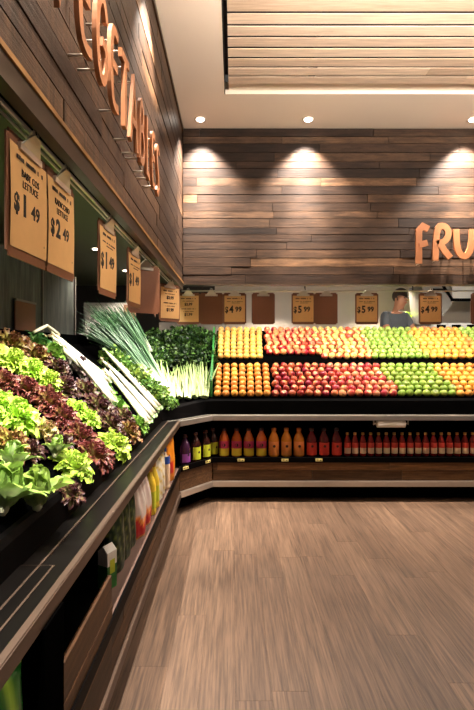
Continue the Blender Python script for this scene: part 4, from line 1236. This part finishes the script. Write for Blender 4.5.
# greenery crate
t = thing('produce_crate', 'open crate of yellow green leaves behind the display, right of the person', 'crate', (2.42, 6.2, 1.78))
bm = bmesh.new(); box(bm, -.2, .2, -.12, .12, 0, .03); box(bm, -.2, .2, -.12, -.10, 0, .12); box(bm, -.2, .2, .10, .12, 0, .12); box(bm, -.2, -.18, -.12, .12, 0, .12); box(bm, .18, .2, -.12, .12, 0, .12)
obj('crate', bm, 'white', t)
st_ = thing('storage_rack', 'white rack carrying the crate of yellow green leaves', 'rack', (2.42, 6.2, 0))
boxo('shelf', (-.25, .25, -.14, .14, 1.75, 1.779), 'white', st_)
for x in (-.24, .22):
    for y in (-.13, .11): boxo('leg', (x, x + .02, y, y + .02, 0, 1.75), 'white', st_)
for i, (x, y) in enumerate(((-.09, -.02), (.09, .02))):
    o = bpy.data.objects.new('lettuce', HM['green_frilly'][i]); C.objects.link(o); o.location = (2.42 + x, 6.2 + y, 1.90); o.scale = (.13, .13, .13)
    tag(o, ('left' if i == 0 else 'right') + ' yellow green lettuce in the crate behind the person', 'lettuce')

# person on the raised staff platform
boxp = boxo('staff_platform', (-.2, 3.4, 5.37, 7.0, 0, .50), 'black_matte'); struct(boxp); boxp.name = 'floor_platform'
def skin(name, verts, edges, radii, m_, parent, root=0, levels=2):
    me = bpy.data.meshes.new(name); me.from_pydata(verts, edges, [])
    o = bpy.data.objects.new(name, me); C.objects.link(o)
    mod = o.modifiers.new('s', 'SKIN'); mod.use_smooth_shade = True
    for i, sv in enumerate(me.skin_vertices[0].data):
        r = radii[i]; sv.radius = r if isinstance(r, tuple) else (r, r); sv.use_root = (i == root)
    sb = o.modifiers.new('d', 'SUBSURF'); sb.levels = levels; sb.render_levels = levels
    bpy.context.view_layer.update()
    m2 = bpy.data.meshes.new_from_object(o.evaluated_get(bpy.context.evaluated_depsgraph_get()))
    bpy.data.objects.remove(o)
    m2.materials.clear(); m2.materials.append(MATS[m_])
    m2.polygons.foreach_set('use_smooth', [True] * len(m2.polygons))
    o = bpy.data.objects.new(name, m2); C.objects.link(o)
    if parent: o.parent = parent
    return o
pr = thing('person', 'dark haired person in a grey top working behind the fruit display', 'person', (2.13, 5.80, .50), (0, 0, R(25)))
V = [(0, 0, .93), (0, -.02, 1.12), (-.0, -.06, 1.32), (0, -.08, 1.43), (0, -.13, 1.50), (0, -.17, 1.58), (0, -.19, 1.66),
     (-.17, -.08, 1.39), (-.24, -.16, 1.16), (-.10, -.36, 1.16), (.17, -.08, 1.39), (.25, -.18, 1.18), (.12, -.42, 1.22),
     (-.09, 0, .88), (-.10, -.02, .48), (-.10, .02, .08), (-.10, -.12, .03), (.09, 0, .88), (.10, -.02, .48), (.10, .02, .08), (.10, -.12, .03),
     (-.04, -.44, 1.15), (.06, -.49, 1.22)]
E = [(0, 1), (1, 2), (2, 3), (3, 4), (4, 5), (5, 6), (2, 7), (7, 8), (8, 9), (2, 10), (10, 11), (11, 12), (0, 13), (13, 14), (14, 15), (15, 16), (0, 17), (17, 18), (18, 19), (19, 20), (9, 21), (12, 22)]
RD = [(.15, .11), (.13, .10), (.16, .11), .06, .055, .088, .072, .06, .045, .03, .06, .045, .03, .085, .058, .04, .035, .085, .058, .04, .035, .032, .032]
body = skin('body', V, E, RD, 'skin', pr)
hand = Vector((-.04, -.44, 1.15))
for hx, hv in ((0, Vector((-.03, -.46, 1.15))), (1, Vector((.05, -.51, 1.22)))):
    fv, fe, frr = [], [], []
    bm = bmesh.new()
    for k in range(4):
        a = hv + Vector(((k - 1.5) * .018, 0, 0)); l = (.06, .07, .066, .052)[k]
        tube(bm, [a, a + Vector((0, -l * .5, -.006)), a + Vector((0, -l * .9, -.026)), a + Vector((0, -l, -.045))], [.009, .0085, .008, .006], 8)
    s = 1 if hx == 0 else -1
    tube(bm, [hv + Vector((s * .025, .03, 0)), hv + Vector((s * .05, 0, -.008)), hv + Vector((s * .05, -.025, -.02))], [.011, .010, .007], 8)
    obj('fingers', bm, 'skin', body, True)
sh = skin('shirt', [(0, 0, .90), (0, -.02, 1.12), (0, -.06, 1.32), (0, -.08, 1.42), (-.17, -.08, 1.39), (-.22, -.13, 1.22), (.17, -.08, 1.39), (.23, -.14, 1.23)],
     [(0, 1), (1, 2), (2, 3), (2, 4), (4, 5), (2, 6), (6, 7)], [(.175, .135), (.155, .125), (.18, .13), .068, .075, .062, .075, .062], 'shirt', pr)
tr = skin('trousers', [(0, 0, .95), (-.09, 0, .88), (-.10, -.02, .48), (-.10, .02, .10), (.09, 0, .88), (.10, -.02, .48), (.10, .02, .10)],
     [(0, 1), (1, 2), (2, 3), (0, 4), (4, 5), (5, 6)], [(.165, .125), .10, .072, .056, .10, .072, .056], 'trousers', pr)
bm = bmesh.new(); bmesh.ops.create_uvsphere(bm, u_segments=20, v_segments=14, radius=1)
for v in bm.verts: v.co = Vector((v.co.x * .095, v.co.y * .112 - .165, v.co.z * .105 + 1.652))
bmesh.ops.delete(bm, geom=[v for v in bm.verts if v.co.y < -.215 and v.co.z < 1.69 or v.co.z < 1.57], context='VERTS')
obj('hair', bm, 'hair', pr, True)
bm = bmesh.new()
for s in (-1, 1):
    bmesh.ops.create_uvsphere(bm, u_segments=8, v_segments=6, radius=.009, matrix=Matrix.Translation((s * .03, -.268, 1.615)))
obj('eyes', bm, 'ink', body)
bm = bmesh.new()
v = [bm.verts.new(p) for p in ((0, -.272, 1.61), (-.014, -.262, 1.575), (.014, -.262, 1.575), (0, -.292, 1.58))]
for q in ((0, 1, 3), (0, 3, 2), (1, 2, 3)): bm.faces.new([v[i] for i in q])
obj('nose', bm, 'skin', body)
boxo('mouth', (-.02, .02, -.264, -.255, 1.548, 1.553), 'lab_red', body)
for s in (-1, 1):
    bm = bmesh.new(); bmesh.ops.create_uvsphere(bm, u_segments=8, v_segments=6, radius=.02)
    for v in bm.verts: v.co = Vector((v.co.x * .4 + s * .088, v.co.y * .7 - .175, v.co.z * 1.2 + 1.60))
    obj('ear', bm, 'skin', body, True)
